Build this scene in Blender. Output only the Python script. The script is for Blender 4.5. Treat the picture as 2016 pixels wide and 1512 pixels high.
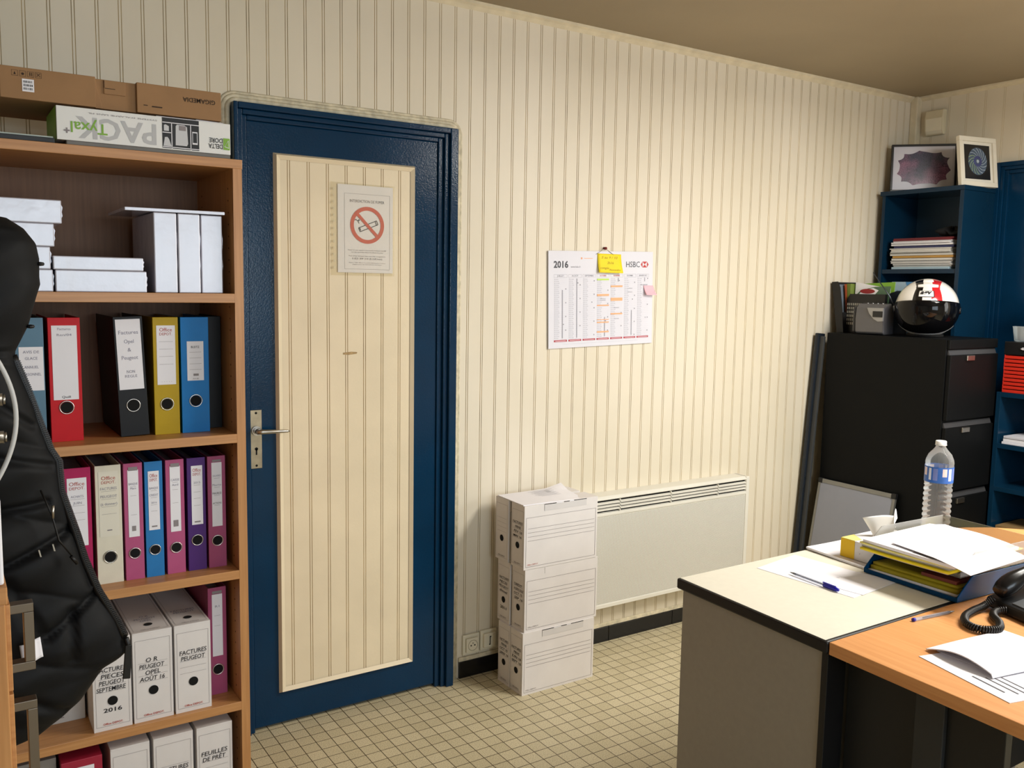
import bpy, bmesh, math, random
from mathutils import Matrix, Vector
random.seed(7)
PI = math.pi
for o in list(bpy.data.objects):
    bpy.data.objects.remove(o, do_unlink=True)
SC = bpy.context.scene
COL = SC.collection

# ------------------------------------------------------------------ camera
F_PX, YAW, PITCH, ROLL, CAM_H, CAM_D = 1753.07, 0.576989, 0.108061, 0.016969, 1.53047, 2.91902
def make_camera():
    fw = Vector((math.sin(YAW)*math.cos(PITCH), math.cos(YAW)*math.cos(PITCH), -math.sin(PITCH)))
    rt = Vector((math.cos(YAW), -math.sin(YAW), 0.0))
    up = rt.cross(fw)
    c, s = math.cos(ROLL), math.sin(ROLL)
    r2, u2 = c*rt + s*up, -s*rt + c*up
    cam = bpy.data.cameras.new('camera')
    o = bpy.data.objects.new('camera', cam)
    COL.objects.link(o)
    M = Matrix((r2, u2, -fw)).transposed().to_4x4()
    M.translation = Vector((0, -CAM_D, CAM_H))
    o.matrix_world = M
    cam.sensor_fit = 'HORIZONTAL'
    cam.sensor_width = 36.0
    cam.lens = F_PX/2016*36.0
    cam.clip_start = 0.02
    SC.camera = o
make_camera()

# ------------------------------------------------------------------ world, light, exposure
SC.view_settings.view_transform = 'Standard'
SC.view_settings.look = 'None'
SC.view_settings.gamma = 1.0
SC.view_settings.use_curve_mapping = False
SC.view_settings.exposure = 0.08
W = bpy.data.worlds.new('world')
SC.world = W
W.use_nodes = True
bg = W.node_tree.nodes['Background']
bg.inputs[0].default_value = (0.62, 0.78, 1.0, 1)
bg.inputs[1].default_value = 1.2

def area(name, loc, target, sx, sy, power, col):
    l = bpy.data.lights.new(name, 'AREA')
    l.shape = 'RECTANGLE'; l.size = sx; l.size_y = sy
    l.energy = power; l.color = col
    o = bpy.data.objects.new(name, l)
    COL.objects.link(o)
    o.location = loc
    d = Vector(target) - Vector(loc)
    o.rotation_euler = d.to_track_quat('-Z', 'Y').to_euler()
    return o
RX = 4.42            # right wall
RY = -5.3            # rear wall (behind the camera)
LX = -2.3            # left wall
H = 2.561
# daylight coming in through the two windows (both out of frame) and the ceiling lamp over the desk
area('daylight_side_window', (RX-0.02, -2.75, 1.62), (0.0, -2.3, 1.0), 1.5, 1.15, 40, (1.0, 0.97, 0.91))
area('daylight_rear_window', (1.25, RY+0.02, 1.62), (1.15, 0.0, 1.15), 2.2, 1.25, 55, (0.80, 0.91, 1.0))
area('ceiling_lamp_light', (3.15, -2.15, H-0.125), (3.15, -2.15, 0.0), 0.55, 1.25, 86, (1.0, 0.965, 0.885))

# ------------------------------------------------------------------ materials
def lin(c):
    if isinstance(c, str):
        c = [int(c[i:i+2], 16)/255 for i in (0, 2, 4)]
    return tuple(x/12.92 if x <= 0.04045 else ((x+0.055)/1.055)**2.4 for x in c)
MATS = {}
def mat(name, col, rough=0.6, metal=0.0, var=0.06, scale=12.0, bump=0.0, bscale=60.0, trans=0.0, ior=1.45, spec=0.5, coat=0.0, sheen=0.0, alpha=1.0):
    """procedural material: a colour gently varied by noise, with optional fine bump"""
    if name in MATS: return MATS[name]
    m = bpy.data.materials.new(name); m.use_nodes = True
    nt = m.node_tree; N = nt.nodes; L = nt.links
    p = N['Principled BSDF']
    c = lin(col)
    p.inputs['Roughness'].default_value = rough
    p.inputs['Metallic'].default_value = metal
    p.inputs['IOR'].default_value = ior
    p.inputs['Specular IOR Level'].default_value = spec
    p.inputs['Transmission Weight'].default_value = trans
    p.inputs['Coat Weight'].default_value = coat
    p.inputs['Sheen Weight'].default_value = sheen
    p.inputs['Alpha'].default_value = alpha
    tc = N.new('ShaderNodeTexCoord')
    nz = N.new('ShaderNodeTexNoise'); nz.inputs['Scale'].default_value = scale; nz.inputs['Detail'].default_value = 4
    L.new(tc.outputs['Object'], nz.inputs['Vector'])
    r = N.new('ShaderNodeValToRGB')
    r.color_ramp.elements[0].position = 0.3; r.color_ramp.elements[1].position = 0.7
    r.color_ramp.elements[0].color = tuple(x*(1-var) for x in c)+(1,)
    r.color_ramp.elements[1].color = tuple(min(1, x*(1+var)) for x in c)+(1,)
    L.new(nz.outputs['Fac'], r.inputs['Fac']); L.new(r.outputs['Color'], p.inputs['Base Color'])
    if bump:
        n2 = N.new('ShaderNodeTexNoise'); n2.inputs['Scale'].default_value = bscale; n2.inputs['Detail'].default_value = 3
        L.new(tc.outputs['Object'], n2.inputs['Vector'])
        b = N.new('ShaderNodeBump'); b.inputs['Strength'].default_value = bump; b.inputs['Distance'].default_value = 0.002
        L.new(n2.outputs['Fac'], b.inputs['Height']); L.new(b.outputs['Normal'], p.inputs['Normal'])
    MATS[name] = m
    return m

def wood_mat(name, a, b, rough=0.42, axis='X'):
    if name in MATS: return MATS[name]
    m = bpy.data.materials.new(name); m.use_nodes = True
    nt = m.node_tree; N = nt.nodes; L = nt.links; p = N['Principled BSDF']
    tc = N.new('ShaderNodeTexCoord'); mp = N.new('ShaderNodeMapping')
    s = {'X': (2, 55, 55), 'Y': (55, 2, 55), 'Z': (55, 55, 2)}[axis]
    mp.inputs['Scale'].default_value = s
    L.new(tc.outputs['Object'], mp.inputs['Vector'])
    nz = N.new('ShaderNodeTexNoise'); nz.inputs['Scale'].default_value = 2.2; nz.inputs['Detail'].default_value = 5
    L.new(mp.outputs['Vector'], nz.inputs['Vector'])
    r = N.new('ShaderNodeValToRGB')
    r.color_ramp.elements[0].position = 0.32; r.color_ramp.elements[1].position = 0.68
    r.color_ramp.elements[0].color = lin(a)+(1,); r.color_ramp.elements[1].color = lin(b)+(1,)
    L.new(nz.outputs['Fac'], r.inputs['Fac']); L.new(r.outputs['Color'], p.inputs['Base Color'])
    p.inputs['Roughness'].default_value = rough
    MATS[name] = m
    return m

def tile_mat():
    m = bpy.data.materials.new('floor_tiles'); m.use_nodes = True
    nt = m.node_tree; N = nt.nodes; L = nt.links; p = N['Principled BSDF']
    tc = N.new('ShaderNodeTexCoord'); mp = N.new('ShaderNodeMapping')
    mp.inputs['Location'].default_value = (-0.909+0.0539*0.5*0+0.0, 0.027, 0)
    L.new(tc.outputs['Object'], mp.inputs['Vector'])
    br = N.new('ShaderNodeTexBrick'); br.offset = 0.0; br.squash = 1.0
    br.inputs['Scale'].default_value = 1.0
    br.inputs['Brick Width'].default_value = 0.0539; br.inputs['Row Height'].default_value = 0.0539
    br.inputs['Mortar Size'].default_value = 0.0016; br.inputs['Mortar Smooth'].default_value = 0.35
    br.inputs['Color1'].default_value = lin('ddd1b0')+(1,); br.inputs['Color2'].default_value = lin('cfc3a1')+(1,)
    br.inputs['Mortar'].default_value = lin('4c3c22')+(1,)
    L.new(mp.outputs['Vector'], br.inputs['Vector'])
    nz = N.new('ShaderNodeTexNoise'); nz.inputs['Scale'].default_value = 330; nz.inputs['Detail'].default_value = 3
    L.new(tc.outputs['Object'], nz.inputs['Vector'])
    r = N.new('ShaderNodeValToRGB'); r.color_ramp.elements[0].position = 0.36; r.color_ramp.elements[1].position = 0.58
    r.color_ramp.elements[0].color = (0.5, 0.48, 0.43, 1); r.color_ramp.elements[1].color = (1, 1, 1, 1)
    L.new(nz.outputs['Fac'], r.inputs['Fac'])
    mx = N.new('ShaderNodeMixRGB'); mx.blend_type = 'MULTIPLY'; mx.inputs['Fac'].default_value = 0.8
    L.new(br.outputs['Color'], mx.inputs['Color1']); L.new(r.outputs['Color'], mx.inputs['Color2'])
    L.new(mx.outputs['Color'], p.inputs['Base Color'])
    b = N.new('ShaderNodeBump'); b.inputs['Strength'].default_value = 0.5; b.inputs['Distance'].default_value = 0.002; b.invert = True
    L.new(br.outputs['Fac'], b.inputs['Height']); L.new(b.outputs['Normal'], p.inputs['Normal'])
    p.inputs['Roughness'].default_value = 0.5
    return m

def wall_paint_mat(name, base, grime, groove):
    """cream gloss paint on tongue and groove boards: grime patches and yellowing with shapes of their own"""
    m = bpy.data.materials.new(name); m.use_nodes = True
    nt = m.node_tree; N = nt.nodes; L = nt.links; p = N['Principled BSDF']
    tc = N.new('ShaderNodeTexCoord')
    n1 = N.new('ShaderNodeTexNoise'); n1.inputs['Scale'].default_value = 1.7; n1.inputs['Detail'].default_value = 5
    mp = N.new('ShaderNodeMapping'); mp.inputs['Scale'].default_value = (1, 1, 0.45)
    L.new(tc.outputs['Object'], mp.inputs['Vector']); L.new(mp.outputs['Vector'], n1.inputs['Vector'])
    r = N.new('ShaderNodeValToRGB'); r.color_ramp.elements[0].position = 0.34; r.color_ramp.elements[1].position = 0.66
    r.color_ramp.elements[0].color = lin(grime)+(1,); r.color_ramp.elements[1].color = lin(base)+(1,)
    L.new(n1.outputs['Fac'], r.inputs['Fac']); L.new(r.outputs['Color'], p.inputs['Base Color'])
    n2 = N.new('ShaderNodeTexNoise'); n2.inputs['Scale'].default_value = 40
    mp2 = N.new('ShaderNodeMapping'); mp2.inputs['Scale'].default_value = (1, 1, 0.06)
    L.new(tc.outputs['Object'], mp2.inputs['Vector']); L.new(mp2.outputs['Vector'], n2.inputs['Vector'])
    b = N.new('ShaderNodeBump'); b.inputs['Strength'].default_value = 0.12; b.inputs['Distance'].default_value = 0.002
    L.new(n2.outputs['Fac'], b.inputs['Height']); L.new(b.outputs['Normal'], p.inputs['Normal'])
    p.inputs['Roughness'].default_value = 0.48
    return m

def clear_mat(name, tint, amount=0.85, rough=0.06, edge=0.55, spec=0.5):
    """thin clear plastic: mostly see-through with a glossy surface"""
    if name in MATS: return MATS[name]
    m = bpy.data.materials.new(name); m.use_nodes = True
    nt = m.node_tree; N = nt.nodes; L = nt.links
    N.remove(N['Principled BSDF'])
    out = N['Material Output']
    tr = N.new('ShaderNodeBsdfTransparent'); tr.inputs[0].default_value = lin(tint)+(1,)
    pr = N.new('ShaderNodeBsdfPrincipled'); pr.inputs['Base Color'].default_value = lin(tint)+(1,); pr.inputs['Roughness'].default_value = rough; pr.inputs['Specular IOR Level'].default_value = spec
    lw = N.new('ShaderNodeLayerWeight'); lw.inputs['Blend'].default_value = 0.35
    mr = N.new('ShaderNodeMapRange'); mr.inputs['To Min'].default_value = 1-amount; mr.inputs['To Max'].default_value = min(1.0, 1-amount+edge)
    L.new(lw.outputs['Fresnel'], mr.inputs['Value'])
    mx = N.new('ShaderNodeMixShader')
    L.new(mr.outputs['Result'], mx.inputs[0]); L.new(tr.outputs[0], mx.inputs[1]); L.new(pr.outputs[0], mx.inputs[2])
    L.new(mx.outputs[0], out.inputs['Surface'])
    MATS[name] = m
    return m

CREAM = wall_paint_mat('cream_board_paint', 'e2d9c7', 'd8ceb8', 'a08f68')
GROOVE_TONE = mat('groove_tone', 'b5a482', 0.7, var=0.3, scale=7)  # darker brown tone for the sunken faces of the board grooves
CREAM_TRIM = mat('cream_trim_paint', 'd8cdb2', 0.42, var=0.09, scale=20, bump=0.2)
CREAM_DOOR = mat('cream_door_paint', 'e3d4b6', 0.45, var=0.05, scale=5, bump=0.12, bscale=90)
CHIPPED = mat('chipped_cream_paint', 'cfc5ab', 0.6, var=0.22, scale=45, bump=0.6, bscale=70)
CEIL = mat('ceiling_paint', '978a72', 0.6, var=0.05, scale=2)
BLUE = mat('blue_gloss_paint', '062e4b', 0.16, var=0.1, scale=6, bump=0.22, bscale=190, spec=0.28)
BLUE_METAL = mat('blue_smooth_paint', '0b2a40', 0.14, var=0.07, scale=4, spec=0.35)
BEECH = wood_mat('beech_laminate', 'b27c48', 'c6905a', 0.4, 'X')
BEECH_V = wood_mat('beech_laminate_upright', 'b27c48', 'c6905a', 0.4, 'Z')
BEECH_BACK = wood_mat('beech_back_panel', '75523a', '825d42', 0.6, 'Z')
DESKWOOD = wood_mat('desk_beech', 'd4935a', 'e0a268', 0.36, 'Y')
SKIRT = mat('black_skirting_tile', '0d0d0f', 0.25, var=0.2, scale=25)
WHITE = mat('white_paper', 'eceaf0', 0.7, var=0.015)
PACKW = mat('shrink_wrapped_paper', 'c4c3d0', 0.22, var=0.05, scale=9, bump=1.0, bscale=22, coat=0.8)
CARD_W = mat('white_cardboard', 'dfdad8', 0.7, var=0.035, scale=10)
CARD_B = mat('brown_cardboard', '9a7550', 0.75, var=0.07, scale=10)
CARD_D = mat('brown_cardboard_inside', '6f5439', 0.8, var=0.08)
INK = mat('black_ink', '17151a', 0.7, var=0.0)
PENCIL = mat('faint_ink', '8e8b9c', 0.8, var=0.0)
GREYLINE = mat('grey_print', '8d8688', 0.7, var=0.0)
REDPRINT = mat('red_print', 'b2483c', 0.7, var=0.0)
REDBAR = mat('red_bar_print', 'b23a48', 0.7, var=0.0)
HOLE = mat('dark_hole', '050506', 0.9, var=0.0)
STEEL = mat('brushed_steel', 'b4b0a8', 0.32, 1.0, var=0.08, scale=40)
DULLMETAL = mat('worn_lock_metal', '9d927c', 0.38, 1.0, var=0.18, scale=30)
BLACKP = mat('black_plastic', '131315', 0.35, var=0.1)
BLACKM = mat('black_cabinet_paint', '0b0c0d', 0.5, spec=0.16, var=0.05, scale=3, bump=0.05, bscale=400)
BLACKBAND = mat('black_edge_band', '121214', 0.4, var=0.05)
GREYLAM = mat('light_grey_laminate', 'e3decf', 0.42, var=0.02, scale=60)
GREYPANEL = mat('grey_side_laminate', '9d988f', 0.38, var=0.03, scale=60)
DARKLEG = mat('dark_desk_leg', '191b1d', 0.45, var=0.06)
DARKLEG2 = mat('dark_grey_column', '2d3032', 0.45, var=0.06)
RADW = mat('white_enamel', 'dcd9cf', 0.35, var=0.04, scale=5)
PLASTW = mat('ivory_plastic', 'e4dec9', 0.35, var=0.03)
YELLOW = mat('yellow_paper', 'f0d81e', 0.65, var=0.04)
GREYBOARD = mat('whiteboard_surface', '8f929e', 0.25, var=0.02)

# ------------------------------------------------------------------ mesh builder
_txt = {}
def text_geo(s, bold=0.0, shear=0.0):
    k = (s, bold, shear)
    if k in _txt: return _txt[k]
    cu = bpy.data.curves.new('lettering', 'FONT')
    cu.body = s; cu.size = 1.0; cu.align_x = 'CENTER'; cu.align_y = 'CENTER'
    cu.resolution_u = 2; cu.offset = bold; cu.shear = shear
    o = bpy.data.objects.new('lettering', cu); COL.objects.link(o)
    bpy.context.view_layer.update()
    dg = bpy.context.evaluated_depsgraph_get()
    me = o.evaluated_get(dg).to_mesh()
    vs = [v.co.copy() for v in me.vertices]; fs = [tuple(p.vertices) for p in me.polygons]
    o.evaluated_get(dg).to_mesh_clear()
    bpy.data.objects.remove(o, do_unlink=True); bpy.data.curves.remove(cu)
    if vs:
        x0 = min(v.x for v in vs); x1 = max(v.x for v in vs); y0 = min(v.y for v in vs); y1 = max(v.y for v in vs)
    else: x0 = x1 = y0 = y1 = 0
    _txt[k] = (vs, fs, (x0, x1, y0, y1))
    return _txt[k]

class MB:
    """collects shapes and links them as ONE mesh object"""
    def __init__(s): s.v = []; s.f = []; s.m = []; s.sm = []; s.M = Matrix.Identity(4)
    def add(s, vs, fs, m=0, smooth=False):
        b = len(s.v)
        s.v += [tuple(s.M @ Vector(p)) for p in vs]
        for f in fs: s.f.append(tuple(b+i for i in f)); s.m.append(m); s.sm.append(smooth)
    def box(s, x0, x1, y0, y1, z0, z1, m=0):
        s.add([(x0,y0,z0),(x1,y0,z0),(x1,y1,z0),(x0,y1,z0),(x0,y0,z1),(x1,y0,z1),(x1,y1,z1),(x0,y1,z1)],
              [(0,3,2,1),(4,5,6,7),(0,1,5,4),(1,2,6,5),(2,3,7,6),(3,0,4,7)], m)
    def hexa(s, p, m=0):
        s.add(p, [(0,3,2,1),(4,5,6,7),(0,1,5,4),(1,2,6,5),(2,3,7,6),(3,0,4,7)], m)
    def prism(s, pts, z0, z1, m=0, ax='z', smooth=False):
        n = len(pts)
        def P(a, b, c): return {'z': (a,b,c), 'y': (a,c,b), 'x': (c,a,b)}[ax]
        vs = [P(a,b,z0) for a,b in pts]+[P(a,b,z1) for a,b in pts]
        fs = [tuple(range(n-1,-1,-1)), tuple(range(n,2*n))]+[(i,(i+1)%n,n+(i+1)%n,n+i) for i in range(n)]
        s.add(vs, fs, m, smooth)
    def cyl(s, p0, p1, r, n=20, m=0, r1=None, smooth=True):
        s.tube([p0, p1], [r, r if r1 is None else r1], n, m, smooth)
    def tube(s, pts, r, n=10, m=0, smooth=True, caps=True):
        pts = [Vector(p) for p in pts]
        rs = r if isinstance(r, (list, tuple)) else [r]*len(pts)
        vs = []; fs = []
        t0 = (pts[1]-pts[0]).normalized()
        a = Vector((0,0,1)) if abs(t0.z) < 0.9 else Vector((1,0,0))
        u = t0.cross(a).normalized()
        for i, p in enumerate(pts):
            if i == 0: t = pts[1]-pts[0]
            elif i == len(pts)-1: t = pts[-1]-pts[-2]
            else: t = pts[i+1]-pts[i-1]
            t.normalize()
            u = (u - t*u.dot(t)).normalized(); w = t.cross(u)
            for k in range(n):
                an = 2*PI*k/n
                vs.append(p + (u*math.cos(an)+w*math.sin(an))*rs[i])
        for i in range(len(pts)-1):
            for k in range(n):
                fs.append((i*n+k, i*n+(k+1)%n, (i+1)*n+(k+1)%n, (i+1)*n+k))
        s.add(vs, fs, m, smooth)
        if caps:
            b = len(s.v)-len(vs)
            s.f.append(tuple(b+k for k in range(n-1,-1,-1))); s.m.append(m); s.sm.append(False)
            s.f.append(tuple(b+(len(pts)-1)*n+k for k in range(n))); s.m.append(m); s.sm.append(False)
    def lathe(s, prof, n=32, c=(0,0,0), m=0, smooth=True):
        vs = []; fs = []
        for r, z in prof:
            for k in range(n):
                a = 2*PI*k/n
                vs.append((c[0]+r*math.cos(a), c[1]+r*math.sin(a), c[2]+z))
        for i in range(len(prof)-1):
            for k in range(n):
                fs.append((i*n+k, i*n+(k+1)%n, (i+1)*n+(k+1)%n, (i+1)*n+k))
        s.add(vs, fs, m, smooth)
    def grid(s, fn, nu, nv, m=0, smooth=True, mfn=None):
        vs = [fn(i/nu, j/nv) for j in range(nv+1) for i in range(nu+1)]
        fs = []; 
        b = len(s.v)
        s.v += [tuple(s.M @ Vector(p)) for p in vs]
        for j in range(nv):
            for i in range(nu):
                k = j*(nu+1)+i
                s.f.append((b+k, b+k+1, b+k+nu+2, b+k+nu+1)); s.sm.append(smooth)
                s.m.append(mfn((i+.5)/nu, (j+.5)/nv) if mfn else m)
    def build(s, name, mats, parent=None, bevel=0.0, seg=2, solid=0.0, label=None, sub=0):
        me = bpy.data.meshes.new(name)
        me.from_pydata(s.v, [], s.f)
        if not isinstance(mats, (list, tuple)): mats = [mats]
        for mm in mats: me.materials.append(mm)
        for p, mi, sm in zip(me.polygons, s.m, s.sm): p.material_index = mi; p.use_smooth = sm
        me.update()
        o = bpy.data.objects.new(name, me); COL.objects.link(o)
        if parent is not None: o.parent = parent
        if solid:
            md = o.modifiers.new('solid', 'SOLIDIFY'); md.thickness = solid; md.offset = 0
        if bevel:
            md = o.modifiers.new('bevel', 'BEVEL'); md.width = bevel; md.segments = seg; md.limit_method = 'ANGLE'; md.angle_limit = math.radians(40)
        if sub:
            md = o.modifiers.new('sub', 'SUBSURF'); md.levels = sub; md.render_levels = sub
        if label: o['label'] = label
        return o

class Face:
    """draws prints on a flat face: O corner, U right, V up"""
    def __init__(s, mb, O, U, V): s.mb = mb; s.O = Vector(O); s.U = Vector(U).normalized(); s.V = Vector(V).normalized(); s.N = s.U.cross(s.V)
    def P(s, u, v, l): return s.O+s.U*u+s.V*v+s.N*(0.0004*l)
    def rect(s, u0, v0, u1, v1, m, l=1): s.mb.add([s.P(u0,v0,l), s.P(u1,v0,l), s.P(u1,v1,l), s.P(u0,v1,l)], [(0,1,2,3)], m)
    def poly(s, pts, m, l=1): s.mb.add([s.P(u,v,l) for u,v in pts], [tuple(range(len(pts)))], m)
    def disc(s, u, v, r, m, l=1, n=24): s.poly([(u+r*math.cos(2*PI*k/n), v+r*math.sin(2*PI*k/n)) for k in range(n)], m, l)
    def ring(s, u, v, r0, r1, m, l=1, n=36):
        vs = []
        for k in range(n):
            c, d = math.cos(2*PI*k/n), math.sin(2*PI*k/n)
            vs += [s.P(u+r0*c, v+r0*d, l), s.P(u+r1*c, v+r1*d, l)]
        s.mb.add(vs, [(2*k, 2*k+1, (2*k+3)%(2*n), (2*k+2)%(2*n)) for k in range(n)], m)
    def frame(s, u0, v0, u1, v1, w, m, l=1):
        s.rect(u0,v0,u1,v0+w,m,l); s.rect(u0,v1-w,u1,v1,m,l); s.rect(u0,v0+w,u0+w,v1-w,m,l); s.rect(u1-w,v0+w,u1,v1-w,m,l)
    def line(s, u0, v0, u1, v1, w, m, l=1):
        d = Vector((u1-u0, v1-v0)); d.normalize(); n = Vector((-d.y, d.x))*w/2
        s.poly([(u0-n.x,v0-n.y),(u1-n.x,v1-n.y),(u1+n.x,v1+n.y),(u0+n.x,v0+n.y)], m, l)
    def text(s, t, u, v, h, m, w=None, l=2, bold=0.0, shear=0.0, flip=False, rot=0.0, jit=0.0):
        vs, fs, (x0,x1,y0,y1) = text_geo(t, bold, shear)
        if not vs: return
        k = h/0.70; kx = k
        if w: kx = w/max(1e-6, (x1-x0))
        if flip: k = -k; kx = -kx
        cx, cy = (x0+x1)/2, 0.0
        c, d = math.cos(rot), math.sin(rot)
        out = []
        for p in vs:
            a, b = (p.x-cx)*kx, (p.y-cy)*k
            out.append(s.P(u+a*c-b*d, v+a*d+b*c, l))
        s.mb.add(out, fs, m)

def thing(name, label, cat, loc=(0,0,0), rotz=0.0, group=None):
    o = bpy.data.objects.new(name, None); COL.objects.link(o)
    o.empty_display_size = 0.05
    o.location = loc; o.rotation_euler = (0, 0, rotz)
    o['label'] = label; o['category'] = cat
    if group: o['group'] = group
    return o
def tag(o, label, cat, group=None):
    o['label'] = label; o['category'] = cat
    if group: o['group'] = group
    return o
def struct(o):
    o['kind'] = 'structure'; return o
def box_obj(name, dims, m, parent=None, bevel=0.0):
    b = MB(); b.box(*dims); return b.build(name, m, parent, bevel)
def copy_thing(root, loc=None, rotz=None, label=None, group=None):
    r = root.copy(); COL.objects.link(r)
    if loc: r.location = loc
    if rotz is not None: r.rotation_euler = (0, 0, rotz)
    if label: r['label'] = label
    if group: r['group'] = group
    for ch in list(root.children):
        c = ch.copy(); COL.objects.link(c); c.parent = r
        for g in list(ch.children):
            d = g.copy(); COL.objects.link(d); d.parent = c
    return r

# ================================================================== THE ROOM
struct(box_obj('floor', (LX-0.1, RX+0.1, RY-0.1, 0.1, -0.05, 0.0), tile_mat()))
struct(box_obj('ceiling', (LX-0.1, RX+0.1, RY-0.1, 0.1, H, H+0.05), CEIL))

PITCHX, PHASE = 0.0628, 1.506
def board_profile(a0, a1, phase, pitch, depth=0.0013):
    """outline along the wall (a, offset) with a double bead groove at each board joint"""
    pts = [(a0, 0.0)]
    k = math.ceil((a0-phase)/pitch)
    while True:
        g = phase+k*pitch
        if g > a1-0.008: break
        if g > a0+0.008:
            pts += [(g-0.0052,0),(g-0.0043,depth),(g-0.0036,depth),(g-0.0026,0.0),(g+0.0026,0.0),(g+0.0036,depth),(g+0.0043,depth),(g+0.0052,0)]
        k += 1
    pts.append((a1, 0.0))
    return pts
def board_wall(mb, a0, a1, z0, z1, phase, pitch, P, depth=0.0013):
    pr = board_profile(a0, a1, phase, pitch, depth)
    n = len(pr)
    vs = [P(a, d, z0) for a, d in pr]+[P(a, d, z1) for a, d in pr]
    for i in range(n-1):
        in_groove = pr[i][1] > 0.0008 or pr[i+1][1] > 0.0008
        mb.add([vs[i], vs[i+1], vs[n+i+1], vs[n+i]], [(0, 1, 2, 3)], 1 if in_groove else 0)
wb = MB()
Pm = lambda a, d, z: (a, d, z)
DX0, DX1, DZ = 0.83, 1.61, 2.085
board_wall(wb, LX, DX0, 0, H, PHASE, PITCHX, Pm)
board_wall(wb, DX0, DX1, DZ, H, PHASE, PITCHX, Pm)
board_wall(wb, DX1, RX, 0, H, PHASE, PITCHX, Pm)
wb.box(LX-0.1, DX0, 0.01, 0.08, 0, H); wb.box(DX0, DX1, 0.01, 0.08, DZ, H); wb.box(DX1, RX+0.1, 0.01, 0.08, 0, H)
wb.box(DX0, DX1, 0.06, 0.08, 0, DZ)
struct(wb.build('wall_back', [CREAM, GROOVE_TONE]))
D2Y0, D2Y1, D2Z = -1.42, -0.53, 2.12            # blue door on the right wall
WY0, WY1, WZ0, WZ1 = -3.6, -1.95, 0.95, 2.25    # side window opening
wr = MB()
Pr = lambda a, d, z: (RX+d, a, z)
for y0, y1, z0, z1 in [(RY, WY0, 0, H), (WY0, WY1, 0, WZ0), (WY0, WY1, WZ1, H), (WY1, D2Y0, 0, H), (D2Y0, D2Y1, D2Z, H), (D2Y1, 0, 0, H)]:
    board_wall(wr, y0, y1, z0, z1, -0.10, 0.094, Pr, 0.0015)
    wr.box(RX+0.008, RX+0.09, y0, y1, z0, z1)
wr.box(RX+0.07, RX+0.09, D2Y0, D2Y1, 0, D2Z)
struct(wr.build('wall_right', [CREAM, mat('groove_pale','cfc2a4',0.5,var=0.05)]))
VX0, VX1, VZ0, VZ1 = 0.1, 2.4, 0.95, 2.3
wq = MB()
for x0, x1, z0, z1 in [(LX-0.1, VX0, 0, H), (VX0, VX1, 0, VZ0), (VX0, VX1, VZ1, H), (VX1, RX+0.1, 0, H)]:
    wq.box(x0, x1, RY-0.1, RY, z0, z1)
struct(wq.build('wall_rear', CREAM))
struct(box_obj('wall_left', (LX-0.1, LX, RY, 0, 0, H), CREAM))

GLASS = clear_mat('window_glass', 'f4f8fa', 0.93, 0.02)
def window(name, P, a0, a1, z0, z1, panes):
    m = MB(); w = 0.05
    def bx(A0, A1, Z0, Z1, d0, d1):
        p = [P(A0,d0,Z0), P(A1,d0,Z0), P(A1,d1,Z0), P(A0,d1,Z0), P(A0,d0,Z1), P(A1,d0,Z1), P(A1,d1,Z1), P(A0,d1,Z1)]
        m.hexa(p)
    bx(a0, a1, z0, z0+w, 0.03, 0.08); bx(a0, a1, z1-w, z1, 0.03, 0.08)
    bx(a0, a0+w, z0+w, z1-w, 0.03, 0.08); bx(a1-w, a1, z0+w, z1-w, 0.03, 0.08)
    for k in range(1, panes):
        c = a0+(a1-a0)*k/panes
        bx(c-0.03, c+0.03, z0+w, z1-w, 0.03, 0.08)
    o = struct(m.build(name, RADW))
    for k in range(panes):
        g = MB(); c0 = a0+w+(a1-a0-2*w)*k/panes; c1 = a0+w+(a1-a0-2*w)*(k+1)/panes
        g.hexa([P(c0,.05,z0+w),P(c1,.05,z0+w),P(c1,.055,z0+w),P(c0,.055,z0+w),P(c0,.05,z1-w),P(c1,.05,z1-w),P(c1,.055,z1-w),P(c0,.055,z1-w)])
        struct(g.build('pane', GLASS, o))
window('window_1', lambda a, d, z: (RX+d, a, z), WY0, WY1, WZ0, WZ1, 2)
window('window_2', lambda a, d, z: (a, RY-d, z), VX0, VX1, VZ0, VZ1, 3)

# cornice strips, corner post, skirting
t = MB()
t.prism([(0.0,H-0.028),(0.0,H),(-0.022,H),(-0.022,H-0.010),(-0.012,H-0.016)], LX, RX, ax='x')
struct(t.build('trim_1', CREAM_TRIM))
t = MB(); t.prism([(RX,H-0.022),(RX,H),(RX-0.02,H),(RX-0.02,H-0.008)], RY, 0, ax='y')
struct(t.build('trim_2', CREAM_TRIM))
t = MB(); t.box(RX-0.042, RX, -0.042, 0, 0, H)
struct(t.build('trim_3', CREAM_TRIM, bevel=0.006))
t = MB()
x = 1.668
for k in range(7):
    x1 = min(1.668+0.375*(k+1), RX-0.045)
    t.box(x+0.001, x1-0.001, -0.012, 0, 0, 0.066); x = x1
    if x >= RX-0.046: break
t.box(LX, 0.79, -0.012, 0, 0, 0.066)
struct(t.build('baseboard_back', SKIRT, bevel=0.0015))
t = MB(); t.box(1.668, RX-0.045, -0.008, 0, 0.066, 0.083); t.box(LX, 0.79, -0.008, 0, 0.066, 0.083)
struct(t.build('trim_4', CHIPPED, bevel=0.002))
struct(box_obj('baseboard_right', (RX-0.012, RX, RY, D2Y0-0.1, 0, 0.066), SKIRT))

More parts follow.
